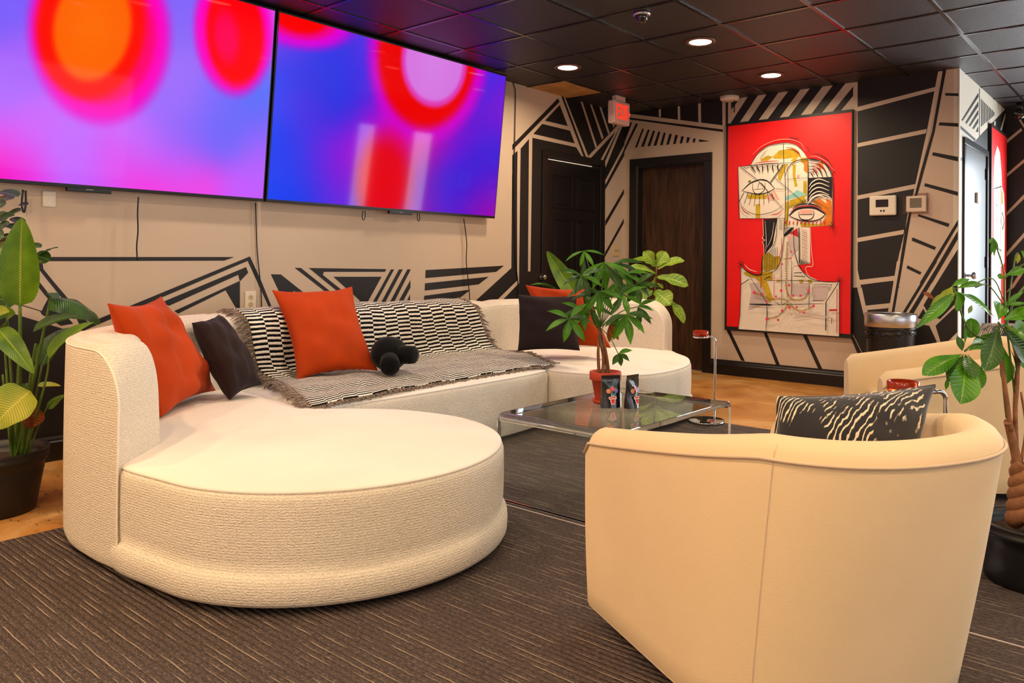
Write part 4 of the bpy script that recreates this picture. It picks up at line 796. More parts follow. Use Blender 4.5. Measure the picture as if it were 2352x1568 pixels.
RT_ = 0.012
mb = MB(); mb.box((-3.44, -1.6, 0.0), (1.9, 2.505, RT_)); tag(mb.build('ribbed_rug', RUG), 'nearer dark ribbed rug under the round chaise and the front armchair', 'rug')
mb = MB(); mb.box((-3.44, 2.512, 0.0), (1.9, 4.75, RT_)); tag(mb.build('ribbed_rug', RUG), 'farther dark ribbed rug under the glass table', 'rug')
mb = MB(); mb.box((-3.44, 2.5052, 0.0), (1.9, 2.5118, RT_ + 0.0015)); tag(mb.build('rug_binding', mat('pale_binding', (190, 172, 165), rough=0.8)), 'thin pale seam strip between the two dark rugs', 'seam')
# ================================================================== sectional sofa
sofa = thing('sectional_sofa', 'long curved cream boucle sectional sofa with a round chaise at each end', 'sofa', (-3.6, 3.3, RT_))
SZ = 0.372                                     # seam height
def section(outline, centre, lip, name='seat_section', crown=0.035, n=10):
    P = spline([(x, y, 0) for x, y in outline], n, closed=True); c = Vector((centre[0], centre[1], 0)); k = len(P)
    nr = []
    for i in range(k):
        t = (P[(i+1) % k] - P[i-1]).normalized(); nr.append(Vector((t.y, -t.x, 0)))
    A_ = sum(P[i].x*P[(i+1) % k].y - P[(i+1) % k].x*P[i].y for i in range(k))
    if A_ < 0: nr = [-q for q in nr]
    rows = []
    def ring(off, z): rows.append([P[i] + nr[i]*off + Vector((0, 0, z)) for i in range(k)])
    z0 = RT_ + 0.028
    if lip:
        ring(0.0, z0); ring(0.010, z0 + 0.002); ring(0.017, z0 + 0.015); ring(0.019, z0 + 0.05); ring(0.016, z0 + 0.078); ring(0.006, z0 + 0.092); ring(-0.002, z0 + 0.098)
    else: ring(-0.006, z0); ring(0.0, z0 + 0.008)
    for q in range(1, 7): ring(0.003*math.sin(math.pi*q/7), lerp(z0 + 0.1, SZ - 0.02, q/6))
    ring(-0.002, SZ - 0.010); ring(-0.007, SZ - 0.002); ring(-0.010, SZ); ring(-0.006, SZ + 0.003); ring(-0.008, SZ + 0.008); ring(-0.018, SZ + 0.013)
    base = rows[-1]
    for f in (0.06, 0.13, 0.22, 0.34, 0.48, 0.64, 0.8, 0.93):
        rows.append([base[i].lerp(c + Vector((0, 0, base[i].z)), f) + Vector((0, 0, crown*(1 - (1-f)**2.2) + 0.004*math.sin(i*0.23 + f*9)*f*(1-f)*2)) for i in range(k)])
    mb = MB(); mb.grid(rows, closed_v=True); o = len(mb.v); cp = c + Vector((0, 0, SZ + 0.013 + crown)); mb.v.append(tuple(cp))
    s0 = (len(rows)-1)*k
    for i in range(k): mb.f.append([s0 + i, s0 + (i+1) % k, o]); mb.m.append(0); mb.sm.append(True)
    ob = mb.build(name, BOUCLE, sofa)
    ob.data.materials.append(BOUCLE_S)
    for f in ob.data.polygons:
        if f.center.z > SZ + 0.002: f.material_index = 1
    return ob
R0, cx, cy = 0.655, -2.53, 1.77
left = [(-2.74, 1.095)] + [(cx + R0*math.cos(a), cy + R0*math.sin(a)) for a in [math.radians(d) for d in range(-88, 96, 14)]] + [(-2.82, 2.37), (-3.02, 2.24), (-3.16, 2.13), (-3.5, 2.12), (-4.0, 2.14), (-4.12, 1.98), (-3.85, 1.62), (-3.45, 1.40), (-3.1, 1.22), (-2.9, 1.14)]
section(left, (-2.85, 1.78), True)
mid = [(-3.15, 2.14), (-3.13, 2.3), (-3.12, 2.8), (-3.13, 3.4), (-3.17, 3.80), (-3.215, 3.862), (-3.4, 3.93), (-3.8, 4.10), (-4.12, 4.24), (-4.18, 4.1), (-4.2, 3.3), (-4.18, 2.4), (-4.13, 2.15), (-4.0, 2.135), (-3.5, 2.11)]
section(mid, (-3.66, 3.1), False)
rgt = [(-3.235, 3.875), (-3.1, 3.86), (-2.95, 3.885), (-2.77, 3.95), (-2.63, 4.08), (-2.58, 4.28), (-2.595, 4.55), (-2.68, 4.82), (-2.84, 5.08), (-3.02, 5.25), (-3.2, 5.40), (-3.5, 5.40), (-3.85, 5.12), (-4.08, 4.75), (-4.15, 4.4), (-4.12, 4.26), (-3.8, 4.11), (-3.4, 3.94)]
section(rgt, (-3.3, 4.6), True)
# backrest: three lengths of one rounded wall
outer = [(-2.735,1.085),(-2.95,1.072),(-3.18,1.085),(-3.42,1.165),(-3.66,1.31),(-3.93,1.58),(-4.17,1.96),(-4.31,2.45),(-4.34,3.3),(-4.33,4.2),(-4.27,4.75),(-4.08,5.2),(-3.80,5.46),(-3.52,5.53),(-3.25,5.525)]
inner = [(-2.895,1.285),(-3.03,1.295),(-3.20,1.345),(-3.37,1.435),(-3.53,1.565),(-3.75,1.81),(-3.95,2.08),(-4.02,2.5),(-4.05,3.3),(-4.05,4.05),(-3.99,4.5),(-3.87,4.86),(-3.67,5.11),(-3.44,5.23),(-3.17,5.272)]
PO = spline([(x, y, 0) for x, y in outer], 12); PI_ = spline([(x, y, 0) for x, y in inner], 12)
cum = [0]
for i in range(1, len(PO)): cum.append(cum[-1] + (PO[i]-PO[i-1]).length)
BH = 0.772
def at_f(P, f):
    i = min(int(f), len(P) - 2); return P[i].lerp(P[i+1], f - i)
def back(i0, i1, cap0, cap1):
    rows = []; fl_ = [float(i) for i in range(i0, i1 + 1)]
    if cap0: fl_ = [i0 + 14*(q/26)**2 for q in range(26)] + [f for f in fl_ if f >= i0 + 14]
    if cap1: fl_ = [f for f in fl_ if f <= i1 - 14] + [i1 - 14*(q/26)**2 for q in range(25, -1, -1)]
    eo, ei = [], []
    for f in fl_:
        o_, n_ = at_f(PO, f), at_f(PI_, f); w = (n_ - o_); h = BH; ci = cum[min(int(f), len(cum)-2)]; ci += (cum[min(int(f), len(cum)-2)+1] - ci)*(f - min(int(f), len(cum)-2))
        for capd in (ci if cap0 else 9, cum[-1] - ci if cap1 else 9):
            rr = 0.19
            if capd < rr: h = min(h, BH - rr + rr*math.sqrt(max(0, 1 - (1 - capd/rr)**2)))
        j = 0.0
        if not cap0 and f - i0 < 2: j = 0.006*(2 - (f - i0))
        if not cap1 and i1 - f < 2: j = 0.006*(2 - (i1 - f))
        rad = 0.028; ri = 0.05; row = []
        z0 = RT_ + 0.03
        prof = [(0.03, z0), (0.0, z0 + 0.02)] + [(-0.012*math.sin(math.pi*q/6), lerp(z0 + .04, h - rad, q/6)) for q in range(7)]
        for q in range(1, 7): a = math.pi/2*q/6; prof.append((0.10*(1 - math.cos(a)), h - rad + rad*math.sin(a)))
        prof += [(0.24, h + 0.007), (0.42, h + 0.011), (0.6, h + 0.008), (0.74, h)]
        for q in range(1, 7): a = math.pi/2*q/6; prof.append((0.80 + 0.20*math.sin(a), h - ri + ri*math.cos(a)))
        prof += [(1.0 + 0.03*math.sin(math.pi*q/5), lerp(h - ri, 0.30, q/5)) for q in range(1, 6)]
        for s_, z in prof:
            p = o_ + w*s_; p.z = z - j; row.append(p)
        rows.append(row); eo.append(row[10] - w.normalized()*0.001); ei.append(row[22])
    mb = MB(); mb.grid(rows)
    k = len(rows[0])
    for row, rev in ((rows[0], False), (rows[-1], True)):
        o0 = len(mb.v); mb.v += [tuple(p) for p in row]; ids = [o0 + q for q in range(k)]; mb.f.append(ids if rev else ids[::-1]); mb.m.append(0); mb.sm.append(False)
    ob = mb.build('backrest', BOUCLE, sofa)
    if cap0: ends = [rows[0][q] for q in range(2, 10)]; line_o = ends + eo
    elif cap1: line_o = eo + [rows[-1][q] for q in range(9, 1, -1)]
    else: line_o = eo
    q_ = MB(); q_.tube(line_o, 0.0035, 6, cap=False); q_.build('piping', BOUCLE_S, ob)
    if cap1: q_ = MB(); q_.tube(ei + [rows[-1][q] for q in range(24, k)], 0.0035, 6, cap=False); q_.build('piping', BOUCLE_S, ob)
    return ob
ia = min(range(len(PI_)), key=lambda i: (PI_[i] - Vector((-3.97, 2.16, 0))).length); ib = min(range(len(PI_)), key=lambda i: (PI_[i] - Vector((-4.04, 4.2, 0))).length)
back(0, ia, True, False); back(ia, ib, False, False); back(ib, len(PO) - 1, False, True)
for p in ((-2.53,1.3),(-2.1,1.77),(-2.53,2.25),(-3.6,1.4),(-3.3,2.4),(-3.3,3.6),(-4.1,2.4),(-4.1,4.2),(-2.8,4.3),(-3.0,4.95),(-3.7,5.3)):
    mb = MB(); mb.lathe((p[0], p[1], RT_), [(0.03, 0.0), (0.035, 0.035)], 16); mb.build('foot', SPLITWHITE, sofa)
# ================================================================== throw with fringe
TH = bpy.data.materials.new('striped_throw'); TH.use_nodes = True; nt, b = nodes(TH); b.inputs['Roughness'].default_value = 0.9; b.inputs['Specular IOR Level'].default_value = 0.15
uvn = N(nt, 'ShaderNodeUVMap'); sp = N(nt, 'ShaderNodeSeparateXYZ'); nt.links.new(uvn.outputs[0], sp.inputs[0])
fl = N(nt, 'ShaderNodeMath', operation='FLOOR'); nt.links.new(sp.outputs['X'], fl.inputs[0])
h_ = N(nt, 'ShaderNodeMath', operation='MULTIPLY_ADD'); h_.inputs[1].default_value = 0.5; nt.links.new(fl.outputs[0], h_.inputs[0]); nt.links.new(sp.outputs['Y'], h_.inputs[2])
nz = N(nt, 'ShaderNodeTexNoise', Scale=6.0, Detail=2.0); nt.links.new(uvn.outputs[0], nz.inputs['Vector'])
h2 = N(nt, 'ShaderNodeMath', operation='MULTIPLY_ADD'); h2.inputs[1].default_value = 0.18; nt.links.new(nz.outputs['Fac'], h2.inputs[0]); nt.links.new(h_.outputs[0], h2.inputs[2])
fr_ = N(nt, 'ShaderNodeMath', operation='FRACT'); nt.links.new(h2.outputs[0], fr_.inputs[0])
cr = N(nt, 'ShaderNodeValToRGB'); cr.color_ramp.interpolation = 'CONSTANT'; e = cr.color_ramp.elements; e[0].position = 0; e[0].color = L3((16, 13, 14)); e[1].position = 0.52; e[1].color = L3((236, 228, 214))
nt.links.new(fr_.outputs[0], cr.inputs[0]); nt.links.new(cr.outputs[0], b.inputs['Base Color'])
pp = N(nt, 'ShaderNodeMath', operation='PINGPONG'); pp.inputs[1].default_value = 0.25; nt.links.new(fr_.outputs[0], pp.inputs[0])
bp = N(nt, 'ShaderNodeBump'); bp.inputs['Strength'].default_value = 0.5; bp.inputs['Distance'].default_value = 0.01; nt.links.new(pp.outputs[0], bp.inputs['Height']); nt.links.new(bp.outputs[0], b.inputs['Normal'])
sZ = SZ + 0.013
# control rows from behind the back, over it, down to the crease and along the seat; left end .. right end
def crow(pts): return [Vector(p) for p in pts]
ctrl = [
 crow([(-4.31,2.22,0.66),(-4.36,3.1,0.66),(-4.35,4.0,0.66)]),
 crow([(-4.305,2.22,0.735),(-4.355,3.1,0.74),(-4.35,4.0,0.74)]),
 crow([(-4.15,2.22,0.796),(-4.21,3.1,0.798),(-4.205,4.0,0.796)]),
 crow([(-3.965,2.22,0.76),(-4.04,3.1,0.758),(-4.04,4.02,0.758)]),
 crow([(-3.925,2.24,0.60),(-4.00,3.1,0.60),(-4.00,4.08,0.60)]),
 crow([(-3.91,2.27,0.465),(-3.99,3.15,0.465),(-3.98,4.15,0.465)]),
 crow([(-3.80,2.30,0.430),(-3.90,3.2,0.428),(-3.86,4.17,0.430)]),
 crow([(-3.5,2.20,0.430),(-3.55,3.1,0.432),(-3.55,4.08,0.428)]),
 crow([(-3.22,2.10,0.417),(-3.28,3.0,0.417),(-3.33,3.98,0.417)]),
 crow([(-3.10,2.06,0.408),(-3.20,2.95,0.406),(-3.22,3.95,0.406)]),
]
NS, NT_ = 60, 48
cols = []
for s in range(NS + 1):
    t = s/NS; col = []
    for r in ctrl:
        a, m_, c = r; p = a*(2*(t-0.5)*(t-1)) + m_*(4*t*(1-t)) + c*(2*t*(t-0.5)); col.append(p)
    cs = spline(col, 6); L = [0]
    for i in range(1, len(cs)): L.append(L[-1] + (cs[i]-cs[i-1]).length)
    row = []
    for j in range(NT_ + 1):
        d = L[-1]*j/NT_; i = max(q for q in range(len(L)) if L[q] <= d + 1e-9); i = min(i, len(L)-2)
        p = cs[i].lerp(cs[i+1], (d - L[i])/max(1e-9, L[i+1]-L[i]))
        row.append(p + Vector((0, 0, 0.003*math.sin(s*0.55 + j*0.35) + 0.003*math.sin(j*0.9 - s*0.2))))
    cols.append(row)
mb = MB(); mb.grid(cols, uv=[[(s/NS*18.0, j/NT_*1.55/0.027) for j in range(NT_+1)] for s in range(NS+1)])
throw = mb.build('throw_blanket', TH); md = throw.modifiers.new('solid', 'SOLIDIFY'); md.thickness = 0.006; md.offset = 1
tag(throw, 'black and white striped throw blanket draped over the sofa middle', 'blanket')
FR = mat('fringe_yarn', (132, 114, 100), rough=0.95, noise=0.5, nscale=60)
for edge, sg in ((cols[0], -1), (cols[-1], 1)):
    mb = MB()
    for j in range(0, NT_*3):
        f = j/3; i = int(f); p = edge[i].lerp(edge[min(i+1, NT_)], f - i)
        ln = 0.05 + 0.03*rnd.random()
        tip = p + Vector((rnd.uniform(-.02,.02), sg*ln, rnd.uniform(-.016, .004) if f > 30 else -0.02 + rnd.uniform(-.02,.01)))
        for q in range(2):
            t2 = tip + Vector((rnd.uniform(-.014,.014), rnd.uniform(-.01,.01), rnd.uniform(0,.012)))
            mid_ = p.lerp(t2, 0.5) + Vector((rnd.uniform(-.008,.008), 0, rnd.uniform(0,.010)))
            mb.tube([p, mid_, t2], [0.0028, 0.003, 0.0018], 4, cap=False)
    mb.build('fringe', FR, throw)['kind'] = 'stuff'
mb = MB()
for s in range(NS):
    p = cols[s][-1]
    for q in range(3):
        a = p.lerp(cols[s+1][-1], q/3); t2 = a + Vector((0.018 + 0.012*rnd.random(), rnd.uniform(-.012,.012), -0.006 - 0.01*rnd.random())); mb.tube([a, t2], 0.003, 4, cap=False)
mb.build('edge_binding', FR, throw)['kind'] = 'stuff'
# ================================================================== cushions
def cushion(name, BL, BR, TR, TL, th, m, label, cat='cushion', group=None, pinch=0.085, wr=0.006, seed=0, n=26, seam=None, slump=0.0, power=0.42):
    BL, BR, TR, TL = map(Vector, (BL, BR, TR, TL)); N_ = (BR - BL).cross(TL - BL).normalized(); rr = random.Random(seed)
    ph = [rr.uniform(0, 6.28) for _ in range(8)]
    def bil(u, v): return (BL*(1-u) + BR*u)*(1-v) + (TL*(1-u) + TR*u)*v
    C_ = bil(.5, .5); fr, bk = [], []
    for i in range(n+1):
        f1, b1 = [], []
        for j in range(n+1):
            u = 0.5 - 0.5*math.cos(math.pi*i/n); v = 0.5 - 0.5*math.cos(math.pi*j/n)
            U, V_ = 2*u-1, 2*v-1
            p = bil(u, v)
            pu = pinch*(1 - U*U)*abs(V_)**3; pv = pinch*(1 - V_*V_)*abs(U)**3
            p = p + (C_ - p)*(pu + pv)
            h = th*0.5*max(0, (1-U*U))**power*max(0, (1-V_*V_))**power
            ed = (1-U*U)*(1-V_*V_)
            w = wr*ed**0.3*(math.sin(5*U+7*V_+ph[0]) + math.sin(9*U-4*V_+ph[1]) + 0.6*math.sin(13*V_+ph[2]+3*U) + 0.5*math.sin(17*U+ph[3]))
            if slump: p = p + Vector((0, 0, -slump*ed))
            f1.append(p + N_*(h + w*0.6 if 0 < i < n and 0 < j < n else 0)); b1.append(p - N_*(h + w*0.3 if 0 < i < n and 0 < j < n else 0))
        fr.append(f1); bk.append(b1)
    mb = MB(); mb.grid(fr); mb.grid([r[::-1] for r in bk]); o = mb.build(name, m)
    bm = bmesh.new(); bm.from_mesh(o.data); bmesh.ops.remove_doubles(bm, verts=bm.verts, dist=0.0004); bm.to_mesh(o.data); bm.free()
    tag(o, label, cat, group)
    # stitched edge seam
    edge = [fr[i][0] for i in range(n+1)] + [fr[n][j] for j in range(1, n+1)] + [fr[i][n] for i in range(n-1, -1, -1)] + [fr[0][j] for j in range(n-1, 0, -1)]
    mb = MB(); mb.tube(edge, 0.003, 5, closed=True); s = mb.build('edge_seam', seam or m, o); return o
seatz = SZ + 0.03
def zz(u, v): return PZ(u, v, seatz)
cushion('orange_cushion', PZ(368, 958, .405), PZ(494, 896, .42), PD(370, 682, 3.50), PD(248, 698, 3.04), 0.17, ORANGE, 'large creased orange velvet cushion leaning on the left arm', seed=1, wr=0.013, pinch=0.11)
cushion('charcoal_cushion', PD(528, 917, 3.62), PD(601, 882, 3.80), PD(503, 723, 3.98), PD(442, 742, 3.72), 0.19, DARKV, 'dark charcoal velvet cushion between two orange cushions at left', seed=2, wr=0.010, power=0.36)
def quad_face(pxs, deps): return [PD(u, v, d) for (u, v), d in zip(pxs, deps)]
q = quad_face([(684,871),(867,850),(808,659),(626,667)], [4.18, 4.42, 4.72, 4.46])
cushion('orange_cushion', *q, 0.17, ORANGE, 'square orange velvet cushion on the striped throw', seed=3, wr=0.008, pinch=0.13)
q = quad_face([(1397,800),(1300,796),(1205,655),(1352,668)], [5.45, 5.5, 5.75, 5.7])
q = quad_face([(1262,798),(1402,798),(1352,664),(1208,655)], [5.50, 5.30, 5.52, 5.72])
cushion('orange_cushion', *q, 0.16, ORANGE, 'orange cushion tucked behind the dark cushion at the right end', seed=4, wr=0.01)
q = quad_face([(1190,805),(1331,804),(1324,680),(1191,677)], [5.22, 5.02, 5.24, 5.44])
cushion('charcoal_cushion', *q, 0.14, DARKV, 'square dark charcoal cushion at the right end of the sofa', seed=5, wr=0.006, pinch=0.07)
# plush toy: round black body with two stubby limbs
c = PD(893, 812, 4.42); t = thing('plush_toy', 'round black plush toy with stubby limbs beside the orange cushion', 'plush toy', (c.x, c.y, 0.44))
def blob(c, ax, n=24, wob=0.0):
    mb = MB(); rows = []
    for i in range(n+1):
        th_ = math.pi*i/n; row = []
        for k in range(n*2):
            ph_ = math.pi*k/n; d = Vector((math.sin(th_)*math.cos(ph_), math.sin(th_)*math.sin(ph_), math.cos(th_))); r = 1 + wob*math.sin(3*ph_)*math.sin(th_)
            row.append(Vector(c) + ax[0]*d.x*r + ax[1]*d.y*r + ax[2]*d.z*r)
        rows.append(row)
    mb.grid(rows, closed_v=True); return mb
blob(c, (RT*0.105, FW*0.10, UP*0.098), wob=0.03).build('body', PLUSH, t)
e1_ = PD(942, 812, 4.36)
mb = MB(); d = (PD(966, 816, 4.33) - c).normalized(); mb.tube([c + d*0.06, c + d*0.11, c + d*0.15, c + d*0.175, c + d*0.182], [0.05, 0.052, 0.052, 0.048, 0.02], 16); mb.build('limb', PLUSH, t)
d = (PD(897, 850, 4.22) - c).normalized(); mb = MB(); mb.tube([c + d*0.05, c + d*0.10, c + d*0.15, c + d*0.178, c + d*0.188], [0.045, 0.052, 0.056, 0.052, 0.02], 16); mb.build('limb', PLUSH, t)
d = (PD(855, 795, 4.5) - c).normalized(); mb = MB(); mb.tube([c + d*0.05, c + d*0.09, c + d*0.12], [0.045, 0.045, 0.02], 14); mb.build('limb', PLUSH, t)
# ================================================================== barrel armchairs
PIPE = fabric('cream_piping', (214, 190, 160), 'plain')
def chair_points(n=16):
    # outer plan, x' = distance behind the front edge, y' = 0 (near arm) .. 0.80 (far arm)
    P = [(0.0 + 0.5*i/8, 0.0) for i in range(8)]
    for i in range(n+1):
        a = math.pi/2*i/n; P.append((0.50 + 0.45*math.sin(a)**0.86, 0.40 - 0.40*math.cos(a)**0.86))
    Q = P + [(x, 0.80 - y) for x, y in P[-2::-1]]
    return Q
def make_chair(label, cat='armchair', group=None):
    root = thing('barrel_armchair', label, cat, (0,0,0), 0, group)
    Q = [Vector((-x, y - 0.40, 0)) for x, y in chair_points()]; k = len(Q)
    L = [0]
    for i in range(1, k): L.append(L[-1] + (Q[i]-Q[i-1]).length)
    Q2, nn = [], 84
    for j in range(nn+1):
        d = L[-1]*j/nn; i = max(q for q in range(k) if L[q] <= d + 1e-9); i = min(i, k-2); Q2.append(Q[i].lerp(Q[i+1], (d-L[i])/(L[i+1]-L[i])))
    rows = []; piping = []; seamL = []
    for j, p in enumerate(Q2):
        t = (Q2[min(j+1, nn)] - Q2[max(j-1, 0)]).normalized(); nin = Vector((-t.y, t.x, 0))
        if nin.dot(Vector((-0.45, 0, 0)) - p) < 0: nin = -nin
        xb = -p.x                                                    # 0 front .. 0.93 rear
        H = 0.575 + 0.125*min(1, (xb/0.75))**1.1
        dfr = min(L[-1]*j/nn, L[-1]*(nn-j)/nn)
        rc = 0.03
        if dfr < rc: H -= rc*(1 - math.sqrt(max(0, 1 - (1 - dfr/rc)**2)))
        thk = 0.10; row = []
        def at(inn, z):
            tp = 1 - z/0.70; rake = Vector((0.145*tp*(max(0, xb)/0.95)**1.5, -p.y*0.05*tp, 0)); q = p + nin*inn + rake; q.z = z; return q
        z0 = 0.045
        prof = [(0.008, z0), (0.0, z0 + 0.012)] + [(0.0 - 0.004*math.sin(math.pi*q/9), lerp(z0 + .012, H - 0.045, q/9)) for q in range(1, 10)]
        prof += [(0.001, H - 0.038), (0.006, H - 0.026), (0.018, H - 0.012), (0.036, H - 0.002), (0.055, H + 0.002), (0.074, H - 0.002), (0.09, H - 0.014), (thk, H - 0.034)]
        prof += [(thk + 0.01*math.sin(math.pi*q/5), lerp(H - 0.034, 0.22, q/5)) for q in range(1, 6)]
        row = [at(a, z) for a, z in prof]; rows.append(row); piping.append(at(-0.0035, H - 0.041))
    mb = MB(); mb.grid(rows); kk = len(rows[0])
    for row, rev in ((rows[0], False), (rows[-1], True)):
        o0 = len(mb.v); mb.v += [tuple(p) for p in row]; ids = [o0+q for q in range(kk)]; mb.f.append(ids if rev else ids[::-1]); mb.m.append(0); mb.sm.append(False)
    mb.build('shell', CHAIRF, root)
    mb = MB(); mb.tube(piping, 0.0042, 6); mb.build('piping', PIPE, root)
    mb = MB(); mb.tube([r[0] + Vector((0, 0, 0.003)) for r in rows], 0.0045, 6); mb.build('bottom_piping', PIPE, root)
    for j in (int(nn*0.335), nn - int(nn*0.335)):
        mb = MB(); mb.tube([rows[j][q] + (rows[j][q] - Vector((-0.45, 0, rows[j][q].z))).normalized()*0.0004 for q in range(1, 14)], 0.0016, 5); mb.build('back_seam', PIPE, root)
    # seat cushion with rounded edges and front panel

        cc = Vector((-0.40, 0, 0)); ring = []
    for q in Q2:
        d = (q - cc); sc = 1 - 0.115/max(0.2, d.length); ring.append(cc + d*sc)
    ring = [Vector((min(q.x, -0.07), q.y, 0)) for q in ring]
    mbs = MB(); R_ = []
    for z, s in ((0.20, 0.97), (0.22, 1.0), (0.36, 1.0), (0.385, 0.98), (0.40, 0.93), (0.412, 0.8), (0.418, 0.5), (0.42, 0.15)):
        R_.append([cc + (q - cc)*s + Vector((0, 0, z)) for q in ring])
    mbs.grid(R_, closed_v=True); mbs.poly(R_[-1]); mbs.build('seat_cushion', CHAIRF, root)
    mb = MB(); mb.box((-0.55, -0.315, 0.06), (-0.04, 0.315, 0.215)); mb.build('seat_front', CHAIRF, root, bevel=0.015, seg=3)
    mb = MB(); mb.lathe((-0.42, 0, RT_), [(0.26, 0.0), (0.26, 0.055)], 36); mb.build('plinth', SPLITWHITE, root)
    return root
ch1 = make_chair('cream barrel armchair in the right foreground, seen from behind')
F1 = Vector((-1.385, 1.848, 0)); r1 = Vector((0.89, -0.456, 0)).normalized(); n1_ = Vector((-r1.y, r1.x, 0))
ch1.location = F1 + n1_*0.40; ch1.rotation_euler = (0, 0, math.atan2(-r1.y, -r1.x))
ch2 = copy_tree(ch1); ch2['label'] = 'cream barrel armchair at the right edge behind the tall potted plant'
FA, FB = PZ(2030, 862, .573), PZ(1938, 815, .573); FA.z = FB.z = 0; ax = (FB - FA).normalized(); r2_ = Vector((ax.y, -ax.x, 0))
ch2.location = (FA + FB)/2 + Vector((0, 0, RT_)); ch1.location.z = RT_ - 0.006; ch2.location.z = RT_ - 0.006
ch2.rotation_euler = (0, 0, math.atan2(-r2_.y, -r2_.x))
# patterned cushions
PAT = bpy.data.materials.new('black_cream_pattern'); PAT.use_nodes = True; nt, b = nodes(PAT); b.inputs['Roughness'].default_value = 0.9
b.inputs['Sheen Weight'].default_value = 0.4
tc = N(nt, 'ShaderNodeTexCoord'); mp = N(nt, 'ShaderNodeMapping'); mp.inputs['Rotation'].default_value = (0, 0, math.atan2(r1.x, -r1.y)*0 + 0.45); mp.inputs['Scale'].default_value = (52, 30, 5)
nt.links.new(tc.outputs['Object'], mp.inputs[0])
w = N(nt, 'ShaderNodeTexWave', Scale=0.7, Distortion=6.0, Detail=3.0); w.inputs['Detail Scale'].default_value = 1.2; nt.links.new(mp.outputs[0], w.inputs['Vector'])
mpf = N(nt, 'ShaderNodeMapping'); mpf.inputs['Scale'].default_value = (90, 90, 90); nt.links.new(tc.outputs['Object'], mpf.inputs[0])
nn_ = N(nt, 'ShaderNodeTexNoise', Scale=1.5, Detail=2.0); nt.links.new(mpf.outputs[0], nn_.inputs['Vector'])
ad = N(nt, 'ShaderNodeMath', operation='MULTIPLY_ADD'); ad.inputs[1].default_value = 0.35; nt.links.new(nn_.outputs['Fac'], ad.inputs[0]); nt.links.new(w.outputs['Fac'], ad.inputs[2])
cr = N(nt, 'ShaderNodeValToRGB'); e = cr.color_ramp.elements; e[0].position = 0.97; e[0].color = L3((20, 17, 22)); e[1].position = 1.03; e[1].color = L3((222, 206, 176))
nt.links.new(ad.outputs[0], cr.inputs[0]); mk = N(nt, 'ShaderNodeMapping'); mk.inputs['Scale'].default_value = (16, 16, 9); nt.links.new(tc.outputs['Object'], mk.inputs[0]); mn = N(nt, 'ShaderNodeTexNoise', Scale=1.0, Detail=3.0); nt.links.new(mk.outputs[0], mn.inputs['Vector'])
mr_ = N(nt, 'ShaderNodeMapRange'); mr_.inputs['From Min'].default_value = 0.45; mr_.inputs['From Max'].default_value = 0.50; nt.links.new(mn.outputs['Fac'], mr_.inputs['Value'])
mxx = N(nt, 'ShaderNodeMix', data_type='RGBA'); mxx.inputs[6].default_value = L3((26, 22, 28)); nt.links.new(mr_.outputs[0], mxx.inputs[0]); nt.links.new(cr.outputs[0], mxx.inputs[7]); nt.links.new(mxx.outputs[2], b.inputs['Base Color'])
q = quad_face([(1752,1040),(2085,985),(2130,888),(1790,950)], [1.72, 1.98, 2.02, 1.76])
BLq = PD(1728, 1170, 1.86); BRq = PD(2098, 1120, 1.92)
cushion('patterned_cushion', BLq, BRq, PD(2148, 884, 2.02), PD(1786, 912, 1.96), 0.15, PAT, 'black and cream patterned cushion in the foreground armchair', seed=8, wr=0.004)
cushion('patterned_cushion', PD(2196, 846, 4.50), PD(2340, 850, 4.30), PD(2352, 744, 4.46), PD(2256, 742, 4.66), 0.13, PAT, 'black and cream patterned cushion in the armchair behind the plant', seed=9, wr=0.004)
# ================================================================== acrylic waterfall table
ACR = thin_clear('clear_acrylic', (250, 253, 251)); ACRE = mat('acrylic_edge', (248, 252, 252), rough=0.015, trans=0.95, ior=1.49)
x0, x1, y0, y1, tz, tt = -2.385, -1.735, 2.535, 3.53, 0.40, 0.024
t = thing('coffee_table', 'clear acrylic waterfall coffee table on the dark rug', 'coffee table', ((x0+x1)/2, (y0+y1)/2, RT_))
R = 0.034
def arc(cy_, sgn, r): return [(cy_ + sgn*r*math.sin(a), tz - R + r*math.cos(a)) for a in [math.pi/2*k/10 for k in range(11)]]
outp = [(y0, RT_)] + [(y, z) for y, z in arc(y0 + R, -1, R)][::-1] + [(y, z) for y, z in arc(y1 - R, 1, R)] + [(y1, RT_)]
inp = [(y0 + tt, RT_)] + [(y, z) for y, z in arc(y0 + R, -1, R - tt)][::-1] + [(y, z) for y, z in arc(y1 - R, 1, R - tt)] + [(y1 - tt, RT_)]
mb = MB(); k = len(outp)
bev = 0.0025
def prow(x, o, i_): return [(x, y, z) for y, z in o]
rows = [[(x0, y, z) for y, z in inp], [(x0, y, z) for y, z in outp], [(x1, y, z) for y, z in outp], [(x1, y, z) for y, z in inp]]
mb.grid(rows, closed_u=True, smooth=False)
o0 = len(mb.v); 
for e_ in (0, k-1): mb.f.append([e_, k + e_, 2*k + e_, 3*k + e_][::(1 if e_ else -1)]); mb.m.append(0); mb.sm.append(False)
tb = mb.build('acrylic_sheet', [ACR, ACRE], t); bm = bmesh.new(); bm.from_mesh(tb.data); bmesh.ops.recalc_face_normals(bm, faces=bm.faces); bm.to_mesh(tb.data); bm.free()

for f_ in tb.data.polygons:
    if abs(f_.normal.x) > 0.9 or (0.34 < f_.center.z < 0.3999 and abs(f_.normal.y) > 0.12 and abs(f_.normal.x) < .1) or f_.normal.z < -0.9 and f_.center.z < 0.1: f_.material_index = 1
md = tb.modifiers.new('bevel', 'BEVEL'); md.width = 0.003; md.material = 1; md.segments = 2; md.limit_method = 'ANGLE'; md.angle_limit = math.radians(50)
